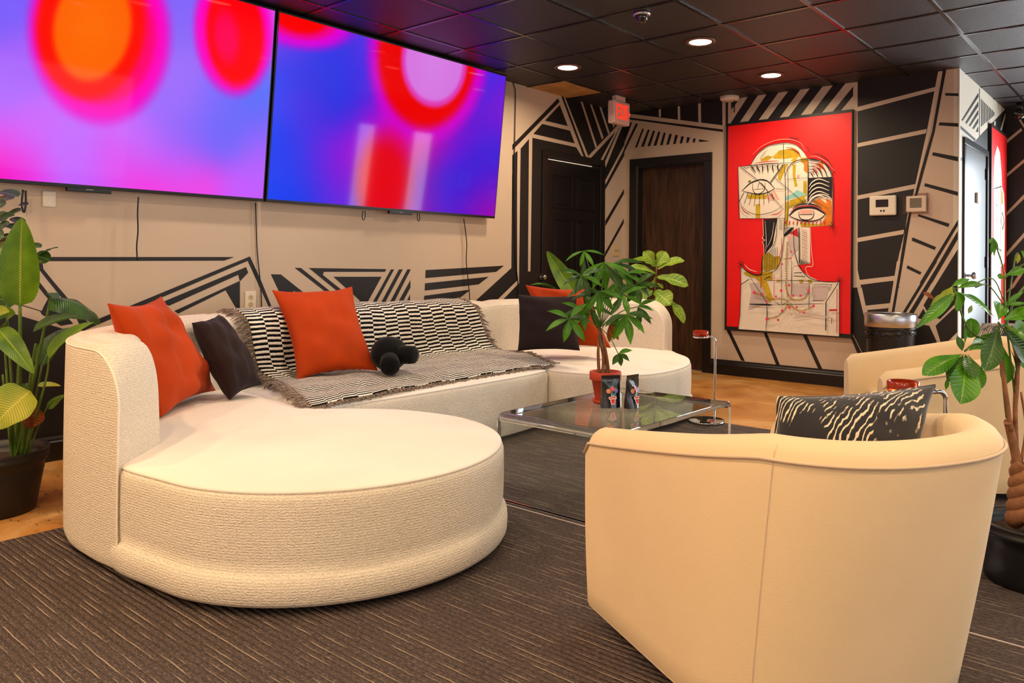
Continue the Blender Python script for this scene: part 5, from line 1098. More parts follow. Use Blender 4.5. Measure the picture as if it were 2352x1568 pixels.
# ================================================================== pouches
tz_ = tz + 0.0005
def pouch(BLp, BRp, hgt, label, lean, front, wr):
    BLp, BRp = Vector(BLp), Vector(BRp); wv = BRp - BLp; wid = wv.length; r_ = wv.normalized(); n_ = Vector((r_.y, -r_.x, 0))
    t = thing('foil_pouch', label, 'pouch', (BLp + BRp)/2)
    def P(a, h, s): # a across 0..1, h up 0..1, s front(+)/back(-)
        th_ = 0.028*(1 - h/0.86)**0.8*(1 - (2*a-1)**2*0.65) if h < 0.86 else 0.0
        wd = 1 - 0.03*math.sin(math.pi*h)
        p = BLp + r_*wid*(0.5 + (a-0.5)*wd) + Vector((0, 0, hgt*h)) + n_*(s*(th_ + 0.0012)) + n_*lean*h*h + n_*s*wr*math.sin(7*a+9*h)*(0.4+h)*(1 if h < .86 else 0)
        return p
    mb = MB(); nu, nh = 14, 20
    mb.grid([[P(a/nu, h/nh, 1) for h in range(nh+1)] for a in range(nu+1)]); mb.grid([[P(a/nu, h/nh, -1) for h in range(nh+1)] for a in range(nu, -1, -1)])
    mb.grid([[P(0, h/nh, 1), P(0, h/nh, -1)] for h in range(nh+1)]); mb.grid([[P(1, h/nh, -1), P(1, h/nh, 1)] for h in range(nh+1)]); mb.grid([[P(a/nu, 1, 1), P(a/nu, 1, -1)] for a in range(nu+1)]); mb.grid([[P(a/nu, 0, -1), P(a/nu, 0, 1)] for a in range(nu+1)])
    mb.build('bag', mat('black_foil', (20, 20, 23), rough=0.24, spec=0.7, coat=0.3), t)
    mb = MB()
    mb.grid([[P(a/nu, 0.835, 1) + n_*0.0012, P(a/nu, 0.85, 1) + n_*0.0018, P(a/nu, 0.865, 1) + n_*0.0012] for a in range(nu+1)]); mb.build('zip_ridge', mat('black_foil', (20,20,23)), t)
    pal = [mat('print_orange', (232, 120, 50), rough=.4), mat('print_red', (214, 30, 34), rough=.4), mat('print_violet', (84, 66, 190), rough=.4), mat('print_white', (240, 232, 220), rough=.4), mat('print_green', (70, 120, 60), rough=.4), mat('print_darkred', (120, 16, 20), rough=.4)]
    mb = MB(); lv = [0]
    def disc(a, h, ra, mi, n=12, sy=1.0):
        lv[0] += 1; mb.poly([P(a + ra/wid*math.cos(2*math.pi*k/n), h + ra*sy/hgt*math.sin(2*math.pi*k/n), 1) + n_*(0.0008 + 0.0002*lv[0]) for k in range(n)], mi)
    def pg(pts, mi): lv[0] += 1; mb.poly([P(a, h, 1) + n_*(0.0008 + 0.0002*lv[0]) for a, h in pts], mi)
    for a0, a1 in ((0.42, 0.36), (0.55, 0.55), (0.64, 0.74)): pg([(0.50, 0.37), (0.53, 0.37), (a1 + .02, 0.5), (a1, 0.5)], 4)
    pg([(0.47,.37),(0.50,.43),(0.53,.37)], 3); pg([(0.58,.37),(0.60,.44),(0.62,.37)], 3)
    for (fa, fh, mi, r0) in ((0.33, 0.52, 0, 0.0076), (0.54, 0.59, 1, 0.0082), (0.74, 0.53, 2, 0.0072)):
        for k in range(6):
            an = k*math.pi/3 + .3; disc(fa + r0*.85/wid*math.cos(an), fh + r0*.85/hgt*math.sin(an), r0*0.62, 3, 10)
        for k in range(6):
            an = k*math.pi/3 + .3; disc(fa + r0*.85/wid*math.cos(an), fh + r0*.85/hgt*math.sin(an), r0*0.5, mi, 10)
        disc(fa, fh, r0*0.35, 3); disc(fa, fh, r0*0.22, 5)
    pg([(0.30,.36),(0.72,.36),(0.72,.29),(0.66,.28),(0.62,.13),(0.41,.13),(0.37,.28),(0.30,.29)], 3)
    pg([(0.33,.345),(0.69,.345),(0.69,.30),(0.33,.30)], 1); pg([(0.41,.28),(0.63,.28),(0.60,.145),(0.44,.145)], 1); pg([(0.41,.285),(0.63,.285),(0.62,.265),(0.415,.265)], 5)
    o = mb.build('flower_print', pal, t); o['label'] = 'print of three flowers in a red pot'
a = PZ(1380, 936, tz); c = PZ(1423, 934, tz)
def hz(p, v): return (v - proj(p)[1])
H1 = (936 - 862)/F*dep(a)
pouch(a, c, H1, 'black foil pouch with a flower pot print directly before the terracotta pot', 0.004, 1, 0.0006)
a = PZ(1437, 938, tz); c = PZ(1464, 933, tz); a2 = a + (c-a)*0.5 + (c-a).normalized()*-0.0; 
H2 = (937 - 861)/F*dep(a); v_ = (c - a); w2 = 0.085; dcam = (a - O); dcam.z = 0; dcam.normalize(); perp = Vector((dcam.y, -dcam.x, 0))
# turned pouch: same real width, so it is rotated about its left edge
hw = (Vector((v_.x, v_.y, 0))).dot(perp); ang = math.acos(min(1, abs(hw)/w2)); dirv = perp*math.cos(ang) + dcam*math.sin(ang)
pouch(a, a + dirv*w2, H2, 'turned black foil pouch with a flower pot print, right of the other pouch', 0.006, 1, 0.0016)
# ================================================================== drink tables
def drink_table(label, base, dish, group=None, rb=0.122, bo=0.055):
    base, dish = Vector(base), Vector(dish); t = thing('drink_table', label, 'side table', base)
    z0 = base.z; mb = MB(); bc = base - RT*bo; bc.z = base.z; mb.lathe(bc, [(rb - .004, 0.0), (rb, 0.004), (rb, 0.014), (rb - .004, 0.018), (0.0, 0.019)], 56); mb.build('base', CHROME, t)
    d = Vector((dish.x - base.x, dish.y - base.y, 0)); dl = d.length; d.normalize(); R = 0.03; zt = dish.z - 0.022
    pts = [base + Vector((0, 0, 0.018)), Vector((base.x, base.y, zt - R))] + [Vector((base.x, base.y, 0)) + d*R*(1 - math.cos(a)) + Vector((0, 0, zt - R + R*math.sin(a))) for a in [math.pi/2*k/8 for k in range(1, 9)]]
    pts.append(Vector((dish.x, dish.y, zt)) - d*0.02)
    mb = MB(); mb.tube(pts, 0.0075, 12); mb.build('pole', CHROME, t)
    mb = MB(); mb.lathe((dish.x, dish.y, zt - 0.006), [(0.0, 0.0), (0.048, 0.0), (0.052, 0.004), (0.052, 0.010), (0.048, 0.013), (0.0, 0.013)], 40); mb.build('tray', CHROME, t)
    # ribbed amber glass dish standing on it
    g = thing('glass_dish', group, 'dish', (dish.x, dish.y, zt + 0.0075))
    mb = MB(); rows = []; n = 96
    for r, z in ((0.0, 0.0), (0.046, 0.0), (0.050, 0.004), (0.050, 0.032), (0.047, 0.035), (0.042, 0.033), (0.040, 0.010), (0.0, 0.009)):
        rows.append([(dish.x + (r + (0.0016*math.cos(k*math.pi*2/3*1.0*3) if r > .049 else 0))*math.cos(2*math.pi*k/n), dish.y + (r + (0.0016*(1 if k % 3 == 0 else -0.5) if r > .049 else 0))*math.sin(2*math.pi*k/n), zt + 0.0075 + z) for k in range(n)])
    mb.grid(rows, closed_v=True); mb.build('ribbed_bowl', mat('amber_glass', (216, 70, 24), rough=0.06, trans=0.75, ior=1.45), g)
    return t
b1 = PZ(1627, 969, RT_); pt_ = PD(1643, 757, dep(b1)); ds = PD(1610, 752, dep(b1) - 0.01)
b1 = Vector((pt_.x, pt_.y, RT_)); drink_table('chrome drink table with round base beyond the glass table', b1, (ds.x, ds.y, 0.608), 'small ribbed amber glass dish on the drink table beyond the glass table')
DD = 2.62
ds = PD(2074, 888, DD); pp_ = PD(2172, 922, DD + 0.05); drink_table('chrome drink table whose curved pole shows above the foreground armchair', (pp_.x, pp_.y, RT_), (ds.x, ds.y, ds.z + 0.0), 'ribbed amber glass dish showing above the patterned cushion', 0.105, 0.03)
# ================================================================== plants
def leafmat(name, c1, c2, vein, rough=0.38, nv=16):
    m = bpy.data.materials.new(name); m.use_nodes = True; nt, b = nodes(m); b.inputs['Roughness'].default_value = rough; b.inputs['Specular IOR Level'].default_value = 0.5
    b.inputs['Subsurface Weight'].default_value = 0.0
    uv = N(nt, 'ShaderNodeUVMap'); sp = N(nt, 'ShaderNodeSeparateXYZ'); nt.links.new(uv.outputs[0], sp.inputs[0])
    oi = N(nt, 'ShaderNodeTexCoord'); nz = N(nt, 'ShaderNodeTexNoise', Scale=9.0, Detail=2.0); nt.links.new(oi.outputs['Object'], nz.inputs['Vector'])
    cr = N(nt, 'ShaderNodeValToRGB'); e = cr.color_ramp.elements; e[0].position = .35; e[0].color = L3(c1); e[1].position = .66; e[1].color = L3(c2); nt.links.new(nz.outputs['Fac'], cr.inputs[0])
    a = N(nt, 'ShaderNodeMath', operation='SUBTRACT'); a.inputs[1].default_value = 0.5; nt.links.new(sp.outputs['X'], a.inputs[0]); a2 = N(nt, 'ShaderNodeMath', operation='ABSOLUTE'); nt.links.new(a.outputs[0], a2.inputs[0])
    mr = N(nt, 'ShaderNodeMapRange'); mr.inputs['From Min'].default_value = 0.012; mr.inputs['From Max'].default_value = 0.035; mr.inputs['To Min'].default_value = 1; mr.inputs['To Max'].default_value = 0; nt.links.new(a2.outputs[0], mr.inputs['Value'])
    s1 = N(nt, 'ShaderNodeMath', operation='MULTIPLY_ADD'); s1.inputs[1].default_value = -0.35; nt.links.new(a2.outputs[0], s1.inputs[0]); nt.links.new(sp.outputs['Y'], s1.inputs[2])
    s2 = N(nt, 'ShaderNodeMath', operation='MULTIPLY'); s2.inputs[1].default_value = nv*2*math.pi; nt.links.new(s1.outputs[0], s2.inputs[0]); s3 = N(nt, 'ShaderNodeMath', operation='SINE'); nt.links.new(s2.outputs[0], s3.inputs[0])
    mr2 = N(nt, 'ShaderNodeMapRange'); mr2.inputs['From Min'].default_value = 0.8; mr2.inputs['From Max'].default_value = 1.0; mr2.inputs['To Max'].default_value = 0.35; nt.links.new(s3.outputs[0], mr2.inputs['Value'])
    mxm = N(nt, 'ShaderNodeMath', operation='MAXIMUM'); nt.links.new(mr.outputs[0], mxm.inputs[0]); nt.links.new(mr2.outputs[0], mxm.inputs[1])
    mx = N(nt, 'ShaderNodeMix', data_type='RGBA'); mx.inputs[7].default_value = L3(vein); nt.links.new(mxm.outputs[0], mx.inputs[0]); nt.links.new(cr.outputs[0], mx.inputs[6]); nt.links.new(mx.outputs[2], b.inputs['Base Color'])
    bp = N(nt, 'ShaderNodeBump'); bp.inputs['Strength'].default_value = 0.35; bp.inputs['Distance'].default_value = 0.003; nt.links.new(s3.outputs[0], bp.inputs['Height']); nt.links.new(bp.outputs[0], b.inputs['Normal'])
    tr = N(nt, 'ShaderNodeBsdfTranslucent'); nt.links.new(mx.outputs[2], tr.inputs[0]); ms = N(nt, 'ShaderNodeMixShader'); ms.inputs[0].default_value = 0.22
    out = nt.nodes['Material Output']; nt.links.new(b.outputs[0], ms.inputs[1]); nt.links.new(tr.outputs[0], ms.inputs[2]); nt.links.new(ms.outputs[0], out.inputs[0])
    return m
LF_DARK = leafmat('leaf_dark_green', (26, 54, 6), (48, 92, 12), (90, 130, 40), nv=26)
LF_BANANA = leafmat('leaf_banana_green', (62, 104, 6), (100, 142, 12), (150, 170, 40), nv=30)
LF_YEL = leafmat('leaf_yellow_green', (116, 146, 18), (168, 170, 38), (190, 190, 70), nv=20)
LF_FIG = leafmat('leaf_fig_green', (104, 148, 26), (150, 182, 52), (196, 210, 110), nv=7, rough=0.42)
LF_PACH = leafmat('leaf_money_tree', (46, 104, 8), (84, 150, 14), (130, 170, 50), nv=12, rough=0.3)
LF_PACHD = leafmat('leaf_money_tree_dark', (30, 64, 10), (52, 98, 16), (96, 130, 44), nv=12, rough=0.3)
LF_GREY = leafmat('leaf_grey_green', (44, 66, 52), (86, 116, 78), (120, 150, 110), nv=6, rough=0.5)
LF_GREYL = leafmat('leaf_pale_green', (120, 150, 80), (150, 176, 104), (180, 200, 140), nv=6, rough=0.5)
LF_BROWN = leafmat('leaf_dried_brown', (110, 50, 16), (160, 90, 30), (120, 60, 20), nv=10, rough=0.7)
LM = [LF_DARK, LF_BANANA, LF_YEL, LF_FIG, LF_PACH, LF_PACHD, LF_GREY, LF_GREYL, LF_BROWN]
DK, BN, YL, FG, PC, PD_, GR, GL, BR = range(9)
def shape_w(kind, t):
    if kind == 'banana': return (math.sin(math.pi*min(1, t**0.62*1.0))**0.62) * (1 if t < .97 else 0.6) if 0 < t < 1 else 0.02
    if kind == 'lance': return math.sin(math.pi*t**0.95)**1.1 if 0 < t < 1 else 0
    if kind == 'obov': return (math.sin(math.pi*t**1.7)**0.75) if 0 < t < 1 else 0
    if kind == 'fiddle': return (0.9*math.sin(math.pi*t**1.4)**0.6 - 0.18*math.exp(-((t-0.34)/0.12)**2) + 0.10*math.exp(-((t-0.12)/0.09)**2)) if 0 < t < 1 else 0.03
    if kind == 'round': return math.sqrt(max(0, 1 - (2*t-1)**2))
    return math.sin(math.pi*t)
def leaf(mb, base, tip, w, up, kind='lance', bend=0.0, fold=0.15, mi=0, nt_=16, nx=6, wavy=0.0, twist=0.0, sag=None, tear=None):
    base, tip, up = Vector(base), Vector(tip), Vector(up); d = tip - base; L = d.length; dn = d.normalized()
    side = dn.cross(up).normalized(); nrm = side.cross(dn).normalized(); rows, uvs = [], []
    ph = rnd.uniform(0, 6)
    for i in range(nt_+1):
        t = i/nt_; c = base + d*t + nrm*(bend*L*4*t*(1-t)) + (Vector(sag)*4*t*(1-t) if sag is not None else Vector((0,0,0)))
        a = twist*t; s_ = side*math.cos(a) + nrm*math.sin(a); n_ = nrm*math.cos(a) - side*math.sin(a)
        ww = w*0.5*max(0.0, shape_w(kind, t)); row, uv = [], []
        for j in range(nx+1):
            x = 2*j/nx - 1; wv = wavy*w*math.sin(t*14 + ph + (2 if x > 0 else 0))*abs(x)**2
            row.append(c + s_*ww*x + n_*(fold*ww*abs(x)**1.3*1.6 + wv)); uv.append((j/nx, t))
        rows.append(row); uvs.append(uv)
    mb.grid(rows, mi, uv=uvs)
def pot(c, r_top, r_bot, h, m, rim=0.02, ridges=True, lip=0.0, wall=0.006):
    mb = MB(); p = [(r_bot*0.96, 0.0), (r_bot, 0.006)]
    p += [(lerp(r_bot, r_top - rim*0.4, q/8), lerp(0.01, h - 0.055, q/8)) for q in range(1, 9)]
    p += [(r_top - 0.002, h - 0.052), (r_top - 0.002, h - 0.04), (r_top + 0.004, h - 0.038), (r_top + 0.004, h - 0.024), (r_top, h - 0.022), (r_top + rim*0.3, h - 0.008), (r_top + rim*0.3, h), (r_top - wall, h), (r_top - wall - 0.006, h - 0.03), (r_top - wall - 0.012, h - 0.06)]
    mb.lathe(c, p, 56); return mb
def soil(c, r, z):
    mb = MB(); n = 40; rows = []
    for q in range(8):
        rr = r*q/7 + 0.001; rows.append([Vector(c) + Vector((rr*math.cos(2*math.pi*k/n), rr*math.sin(2*math.pi*k/n), z + 0.006*math.sin(k*1.3 + q*2.1)*math.sin(q*1.1))) for k in range(n)])
    mb.grid(rows, closed_v=True); return mb
# ---- 1 left: broad-leaved plant in a black nursery pot
pc = Vector((-3.93, 1.06, 0)); D0 = dep(pc + Vector((0, 0, 1.0)))
pe = PZ(55, 1190, 0)
pc = PZ(30, 1150, 0.0); pc = Vector((-3.92, 1.05, 0.0)); D0 = dep(pc)
t = thing('broad_leaf_plant', 'tall broad-leaved plant in a black pot left of the sofa', 'potted plant', pc)
ph_ = HC - (1040 - V0)/F*D0
pr_top = 0.205
po = pot(pc, pr_top, 0.165, 0.262, PLBLACK).build('plant_pot', PLBLACK, t); soil(pc, pr_top - 0.02, 0.215).build('soil', SOIL, t)
st_ = MB(); lf = MB(); back_ = -FW
def P0(u, v, dd=0.0): return PD(u, v, D0 + dd)
def stemline(pts, r=0.008): st_.tube(spline(pts, 5), [lerp(r*1.5, r*0.8, i/(5*(len(pts)-1))) for i in range(5*(len(pts)-1)+1)], 7)
stemline([P0(40,1060), P0(43,900), P0(46,800), P0(46,700)], 0.008)
leaf(lf, P0(46,702), P0(50,500), 0.150, -FW + RT*0.5, 'banana', 0.03, 0.35, BN, 24, 8)
stemline([P0(48,1060), P0(60,950,.02), P0(84,840,.02), P0(118,680,.02)], 0.007)
leaf(lf, P0(116,684,.02), P0(232,742,.12), 0.17, UP + RT*0.1 - FW*0.35, 'banana', 0.16, -0.25, DK, 22, 8, wavy=0.03)
leaf(lf, P0(134,672,.02), P0(106,672,-.02), 0.09, UP - FW*0.3, 'round', 0.0, -0.2, DK, 8, 4)
stemline([P0(50,1060), P0(66,900,-.05), P0(80,800,-.05), P0(84,790,-.05)], 0.005)
leaf(lf, P0(76,760,-.05), P0(182,724,-.02), 0.075, UP - FW*0.7, 'banana', 0.06, 0.2, DK, 16, 6)
stemline([P0(52,1060), P0(90,930,-.06), P0(108,860,-.06), P0(112,824,-.06)], 0.004)
leaf(lf, P0(112,824,-.06), P0(216,740,.0), 0.075, UP - FW*0.8, 'banana', 0.10, 0.3, BN, 16, 6)
stemline([P0(30,1060), P0(18,900,-.1), P0(10,790,-.1), P0(2,758,-.1)], 0.004)
leaf(lf, P0(-4,756,-.1), P0(78,858,-.18), 0.085, UP - FW*0.8, 'banana', 0.10, 0.2, BN, 16, 6)
stemline([P0(36,1060), P0(50,980,-.12), P0(40,900,-.12)], 0.004)
leaf(lf, P0(70,898,-.14), P0(-20,985,-.22), 0.20, UP*0.5 - FW, 'banana', 0.05, 0.12, YL, 16, 8, wavy=0.02)
stemline([P0(58,1060), P0(88,980,.05), P0(112,930,.05), P0(140,912,.05)], 0.003)
leaf(lf, P0(112,940,.05), P0(150,906,.1), 0.06, UP - FW*0.4, 'banana', 0.08, 0.1, BN, 10, 5)
leaf(lf, P0(86,886,.0), P0(140,886,.05), 0.05, UP - FW*0.4, 'banana', 0.06, 0.1, YL, 10, 5)
leaf(lf, P0(78,925,-.02), P0(72,985,-.06), 0.09, RT*0.6 - FW, 'obov', 0.1, 0.5, BR, 10, 6, wavy=0.15)
stemline([P0(34,1060), P0(22,1000,-.05), P0(30,955,-.05), P0(62,930,-.03), P0(76,928,-.02)], 0.004)
for (x0_, x1_, v1, dd) in ((40,14,700,.05),(46,62,880,.1),(38,20,905,-.03),(52,70,860,.03),(30,6,860,.06),(56,96,840,.08)): stemline([P0(x0_,1060,dd*.3), P0((x0_+x1_)/2, (1060+v1)/2, dd), P0(x1_, v1, dd)], 0.005)
leaf(lf, P0(14,745,.05), P0(36,720,.02), 0.12, UP - FW, 'banana', 0.1, 0.2, BN, 10, 6); leaf(lf, P0(-15,730,.0), P0(22,716,-.02), 0.08, UP - FW, 'banana', 0.1, 0.2, YL, 10, 6)
leaf(lf, P0(96,842,.08), P0(160,752,.25), 0.10, UP - FW*.6, 'banana', 0.1, 0.2, DK, 14, 6); leaf(lf, P0(62,880,.1), P0(40,960,.1), 0.10, UP*.3 - FW, 'banana', 0.05, 0.2, DK, 14, 6)
st_.build('stems', STEM, t); lf.build('foliage', LM, t)
# ---- 2 left edge: grey-green round-leaved branch plant
t = thing('round_leaf_plant', 'plant with small round grey-green leaves at the left edge', 'potted plant', (-4.38, 0.78, 0))
po2 = Vector((-4.38, 0.78, 0)); D1 = D0 + 0.28
pot(po2, 0.14, 0.11, 0.24, PLBLACK).build('plant_pot', PLBLACK, t); soil(po2, 0.125, 0.2).build('soil', SOIL, t)
st_ = MB(); lf = MB()
def P1(u, v, dd=0.0): return PD(u, v, D1 + dd)
rootp = po2 + Vector((0, 0, 0.2))
br_ = [[rootp, P1(-70,800), P1(-30,700), P1(10,640), P1(60,610), P1(95,600)], [rootp, P1(-80,760), P1(-50,600), P1(-10,560), P1(30,540), P1(60,530)], [rootp, P1(-80,760), P1(-60,600), P1(-20,470), P1(10,450), P1(30,444)],
       [rootp, P1(-70,820), P1(-40,740), P1(0,700), P1(20,690)], [rootp, P1(-60,800), P1(-40,650), P1(0,620), P1(40,640)]]
for b_ in br_: st_.tube(spline(b_, 5), 0.004, 6)
rl = [(20,446,46,24,GR,70),(10,460,48,30,GR,60),(30,490,40,18,DK,60),(12,500,44,22,DK,60),(40,508,34,16,DK,70),(5,522,40,24,GR,50),(30,522,36,16,GR,70),(12,578,52,44,GL,20),(12,548,40,20,DK,60),(10,610,44,30,GR,40),(36,596,30,22,GR,60),(16,640,40,36,GR,40),(2,658,36,36,GR,40),(34,660,34,26,GR,50),
      (30,628,34,26,GL,50),(80,565,30,34,DK,70),(104,580,30,22,DK,70),(98,592,38,40,DK,30),(120,572,26,14,DK,80),(12,690,50,44,DK,30),(2,720,40,40,DK,30),(60,650,26,26,DK,40),(20,560,46,36,GL,30),(0,470,30,26,GR,30),(54,470,22,12,DK,60),(-12,540,44,40,GR,20),(-12,600,44,40,DK,20),(-14,660,44,40,GR,20),(6,498,30,20,GR,20)]
for (u, v, w_, h__, mi, tl) in rl:
    s = w_/F*D1; a = rnd.uniform(-0.5, 0.5); dd = rnd.uniform(-0.06, 0.06); c = P1(u, v, dd); d = (RT*math.cos(a) - UP*math.sin(a)); nrm_ = (UP*math.cos(math.radians(90-tl)) - FW*math.sin(math.radians(90-tl)))
    leaf(lf, c - d*s/2, c + d*s/2, s*0.9, nrm_, 'round', 0.03, 0.12, mi, 10, 6)
st_.build('stems', BARK, t); lf.build('foliage', LM, t)
# ---- 3 money tree in terracotta on the table
pc = PZ(1390, 926, tz); pc.z = tz + 0.0004
t = thing('money_tree', 'small braided money tree in a terracotta pot on the glass table', 'potted plant', pc); D2 = dep(pc)
sc = D2/F
hp_ = (926 - 857)*sc
mb = MB(); mb.lathe(pc, [(0.040*1.0, 0.0), (0.056, 0.002), (0.066, 0.020), (0.064, 0.022), (0.058, 0.010), (0.0, 0.009)], 48); mb.build('saucer', TERRA, t)
mb = MB(); k1 = 36.5*sc; k2 = 23*sc; mb.lathe(pc + Vector((0,0,0.0095)), [(k2*0.96, 0.0), (k2, 0.004), (k1*0.86, hp_*0.72), (k1*0.98, hp_*0.73), (k1, hp_*0.75), (k1, hp_*0.985), (k1*0.97, hp_), (k1*0.88, hp_), (k1*0.84, hp_*0.86), (0.0, hp_*0.85)], 48); mb.build('plant_pot', TERRA, t)
soil(pc, k1*0.86, hp_*0.90).build('soil', SOIL, t)
def P2(u, v, dd=0.0): return PD(u, v, D2 + dd)
st_ = MB(); lf = MB(); tk = MB()
for (pts, r) in (([(1376,860,0),(1374,810,-.01),(1376,775,.005),(1378,750,0)], .0085), ([(1384,862,-.01),(1386,820,.005),(1378,780,-.01),(1376,752,0)], .009), ([(1394,862,0),(1392,815,.01),(1384,780,0),(1380,756,0)], .008), ([(1400,862,.01),(1396,830,0),(1390,795,.01),(1382,768,0)], .006)):
    P = spline([P2(*p) for p in pts], 6); tk.tube(P, [lerp(r, r*0.6, i/(len(P)-1)) for i in range(len(P))], 9)
tk.build('braided_trunk', BARK, t)
def palm(mb, sb, hub, droop, leaves, w, mi, src=None, r=0.0022):
    hub = Vector(hub)
    if src is not None:
        s0 = Vector(src); m_ = s0.lerp(hub, 0.55) + UP*0.02; sb.tube(spline([s0, m_, hub], 5), r, 5)
    for (du, dv, dd, mi2) in leaves:
        tip = hub + RT*du - UP*dv + FW*dd
        upv = (UP*0.8 - FW*0.6) if abs(du) > abs(dv) else (-FW + UP*0.2 + RT*0.2)
        leaf(mb, hub, tip, w, upv, 'lance', droop, 0.25, mi if mi2 is None else mi2, 10, 4)
S = sc
def fan(hu, hv, dd, n, ln, a0, a1, w, mi, src=(1378, 752)):
    hub = P2(hu, hv, dd); L_ = []
    for i in range(n):
        a = math.radians(lerp(a0, a1, i/(n-1) if n > 1 else 0.5)); l = ln*S*rnd.uniform(.8, 1.1); L_.append((math.cos(a)*l, -math.sin(a)*l, rnd.uniform(-.5, .5)*l*0.7, mi if rnd.random() < .72 else (PD_ if mi == PC else PC)))
    palm(lf, st_, hub, 0.06, L_, w*S, mi, P2(src[0], src[1]))
fan(1341, 576, .0, 4, 46, -12, -150, 10, PC, (1372, 700)); fan(1386, 602, .0, 5, 74, -30, -140, 18, PC); fan(1336, 632, -.06, 6, 56, 10, -190, 16, PD_)
fan(1408, 604, .04, 4, 86, 0, -75, 17, PD_); fan(1460, 654, .0, 6, 56, 30, -150, 17, PD_); fan(1308, 732, -.08, 6, 62, 40, -200, 18, PC); fan(1430, 678, -.04, 5, 58, 20, -170, 15, PC)
fan(1376, 668, -.05, 5, 66, -20, -160, 17, PC); fan(1410, 650, .05, 4, 60, 20, -120, 16, PC); fan(1436, 722, -.06, 5, 66, -10, -150, 21, PD_); fan(1356, 706, .03, 4, 56, -20, -170, 16, PC)
fan(1420, 812, -.03, 4, 34, 10, -120, 14, PD_); fan(1465, 704, .02, 4, 50, 20, -90, 14, PD_); fan(1345, 660, .04, 4, 52, -30, -210, 15, PD_)
fan(1400, 745, -.02, 4, 40, 0, -90, 16, BR, (1380, 760)); fan(1336, 712, .0, 4, 50, -80, -200, 15, PC); fan(1436, 628, .02, 3, 60, 0, -70, 15, PC)
st_.build('stems', STEM, t); lf.build('foliage', LM, t)
# ---- 4 banana plant behind the right end of the sofa
pb = Vector((-4.50, 5.25, 0)); t = thing('banana_leaf_plant', 'plant with one large green paddle leaf behind the right sofa cushions', 'potted plant', pb)
pot(pb, 0.105, 0.09, 0.22, PLBLACK).build('plant_pot', PLBLACK, t); soil(pb, 0.09, 0.18).build('soil', SOIL, t)
D3 = dep(pb + Vector((0, 0, 1))) ; st_ = MB(); lf = MB()
def P3(u, v, dd=0.0): return PD(u, v, D3 + dd)
st_.tube(spline([pb + Vector((0,0,.18)), P3(1322,760,.03), P3(1326,700,0)], 6), 0.009, 7); st_.tube(spline([pb + Vector((0,0,.18)), P3(1330,760,.06), P3(1338,690,0.04)], 6), 0.008, 7); st_.tube(spline([pb + Vector((0,0,.18)), P3(1290,740,.02), P3(1270,664,0)], 6), 0.006, 7)
leaf(lf, P3(1330,690,0), P3(1256,576,-.02), 0.17, -FW + UP*.2, 'banana', -0.06, 0.2, BN, 20, 8); leaf(lf, P3(1336,694,.04), P3(1340,590,.04), 0.085, -FW + RT*.4, 'banana', 0.03, 0.2, DK, 16, 6)
leaf(lf, P3(1275,664,0), P3(1218,654,-.02), 0.05, UP - FW*.3, 'banana', 0.1, 0.1, BN, 12, 5); leaf(lf, P3(1225,652,0), P3(1280,664,.0), 0.04, UP - FW*.3, 'banana', 0.1, 0.1, DK, 12, 5)
st_.build('stems', STEM, t); lf.build('foliage', LM, t)
# ---- 5 fiddle leaf fig
pb = Vector((-3.80, 6.06, 0)); t = thing('fiddle_leaf_fig', 'fiddle leaf fig with wide pale green leaves before the brown door', 'potted plant', pb)
pot(pb, 0.16, 0.13, 0.27, PLBLACK).build('plant_pot', PLBLACK, t); soil(pb, 0.145, 0.22).build('soil', SOIL, t); D4 = dep(pb); st_ = MB(); lf = MB()
def P4(u, v, dd=0.0): return PD(u, v, D4 + dd)
st_.tube(spline([pb + Vector((0,0,.22)), P4(1500,760), P4(1503,680), P4(1508,610)], 6), [0.012]*6 + [0.010]*6 + [0.007]*7, 8)
for (b0, t0, w_, upv, bd, mi) in [((1506,612,0),(1478,577,-.05),.135,UP*.3-FW,.05,FG),((1507,612,0),(1530,578,.02),.14,UP*.2-FW,.05,FG),((1510,618,0),(1572,598,.0),.12,UP-FW*.8,.1,FG),((1508,608,0),(1446,600,.06),.10,UP-FW*.5,.12,FG),((1508,630,0),(1443,616,-.08),.11,UP-FW*.8,.1,FG),
      ((1508,636,0),(1581,656,-.05),.15,UP*.7-FW,.1,FG),((1505,636,0),(1492,660,-.02),.07,RT-FW,.05,FG),((1503,668,0),(1540,700,-.12),.20,UP*.5-FW,.08,FG),((1500,668,0),(1452,690,.0),.16,UP*.5-FW,.05,FG),((1530,684,0),(1571,742,-.05),.12,RT*.5+UP*.4-FW,.1,FG),((1508,650,0),(1524,662,.0),.05,UP-FW,.05,FG),((1502,700,.05),(1478,730,.0),.12,UP-FW,.05,FG)]:
    leaf(lf, P4(*b0), P4(*t0), w_, upv, 'fiddle', bd, 0.18, mi, 16, 8, wavy=0.04)
st_.tube(spline([P4(1504,670), P4(1520,674), P4(1530,684)], 4), 0.005, 6)
st_.build('stems', BARK, t); lf.build('foliage', LM, t)
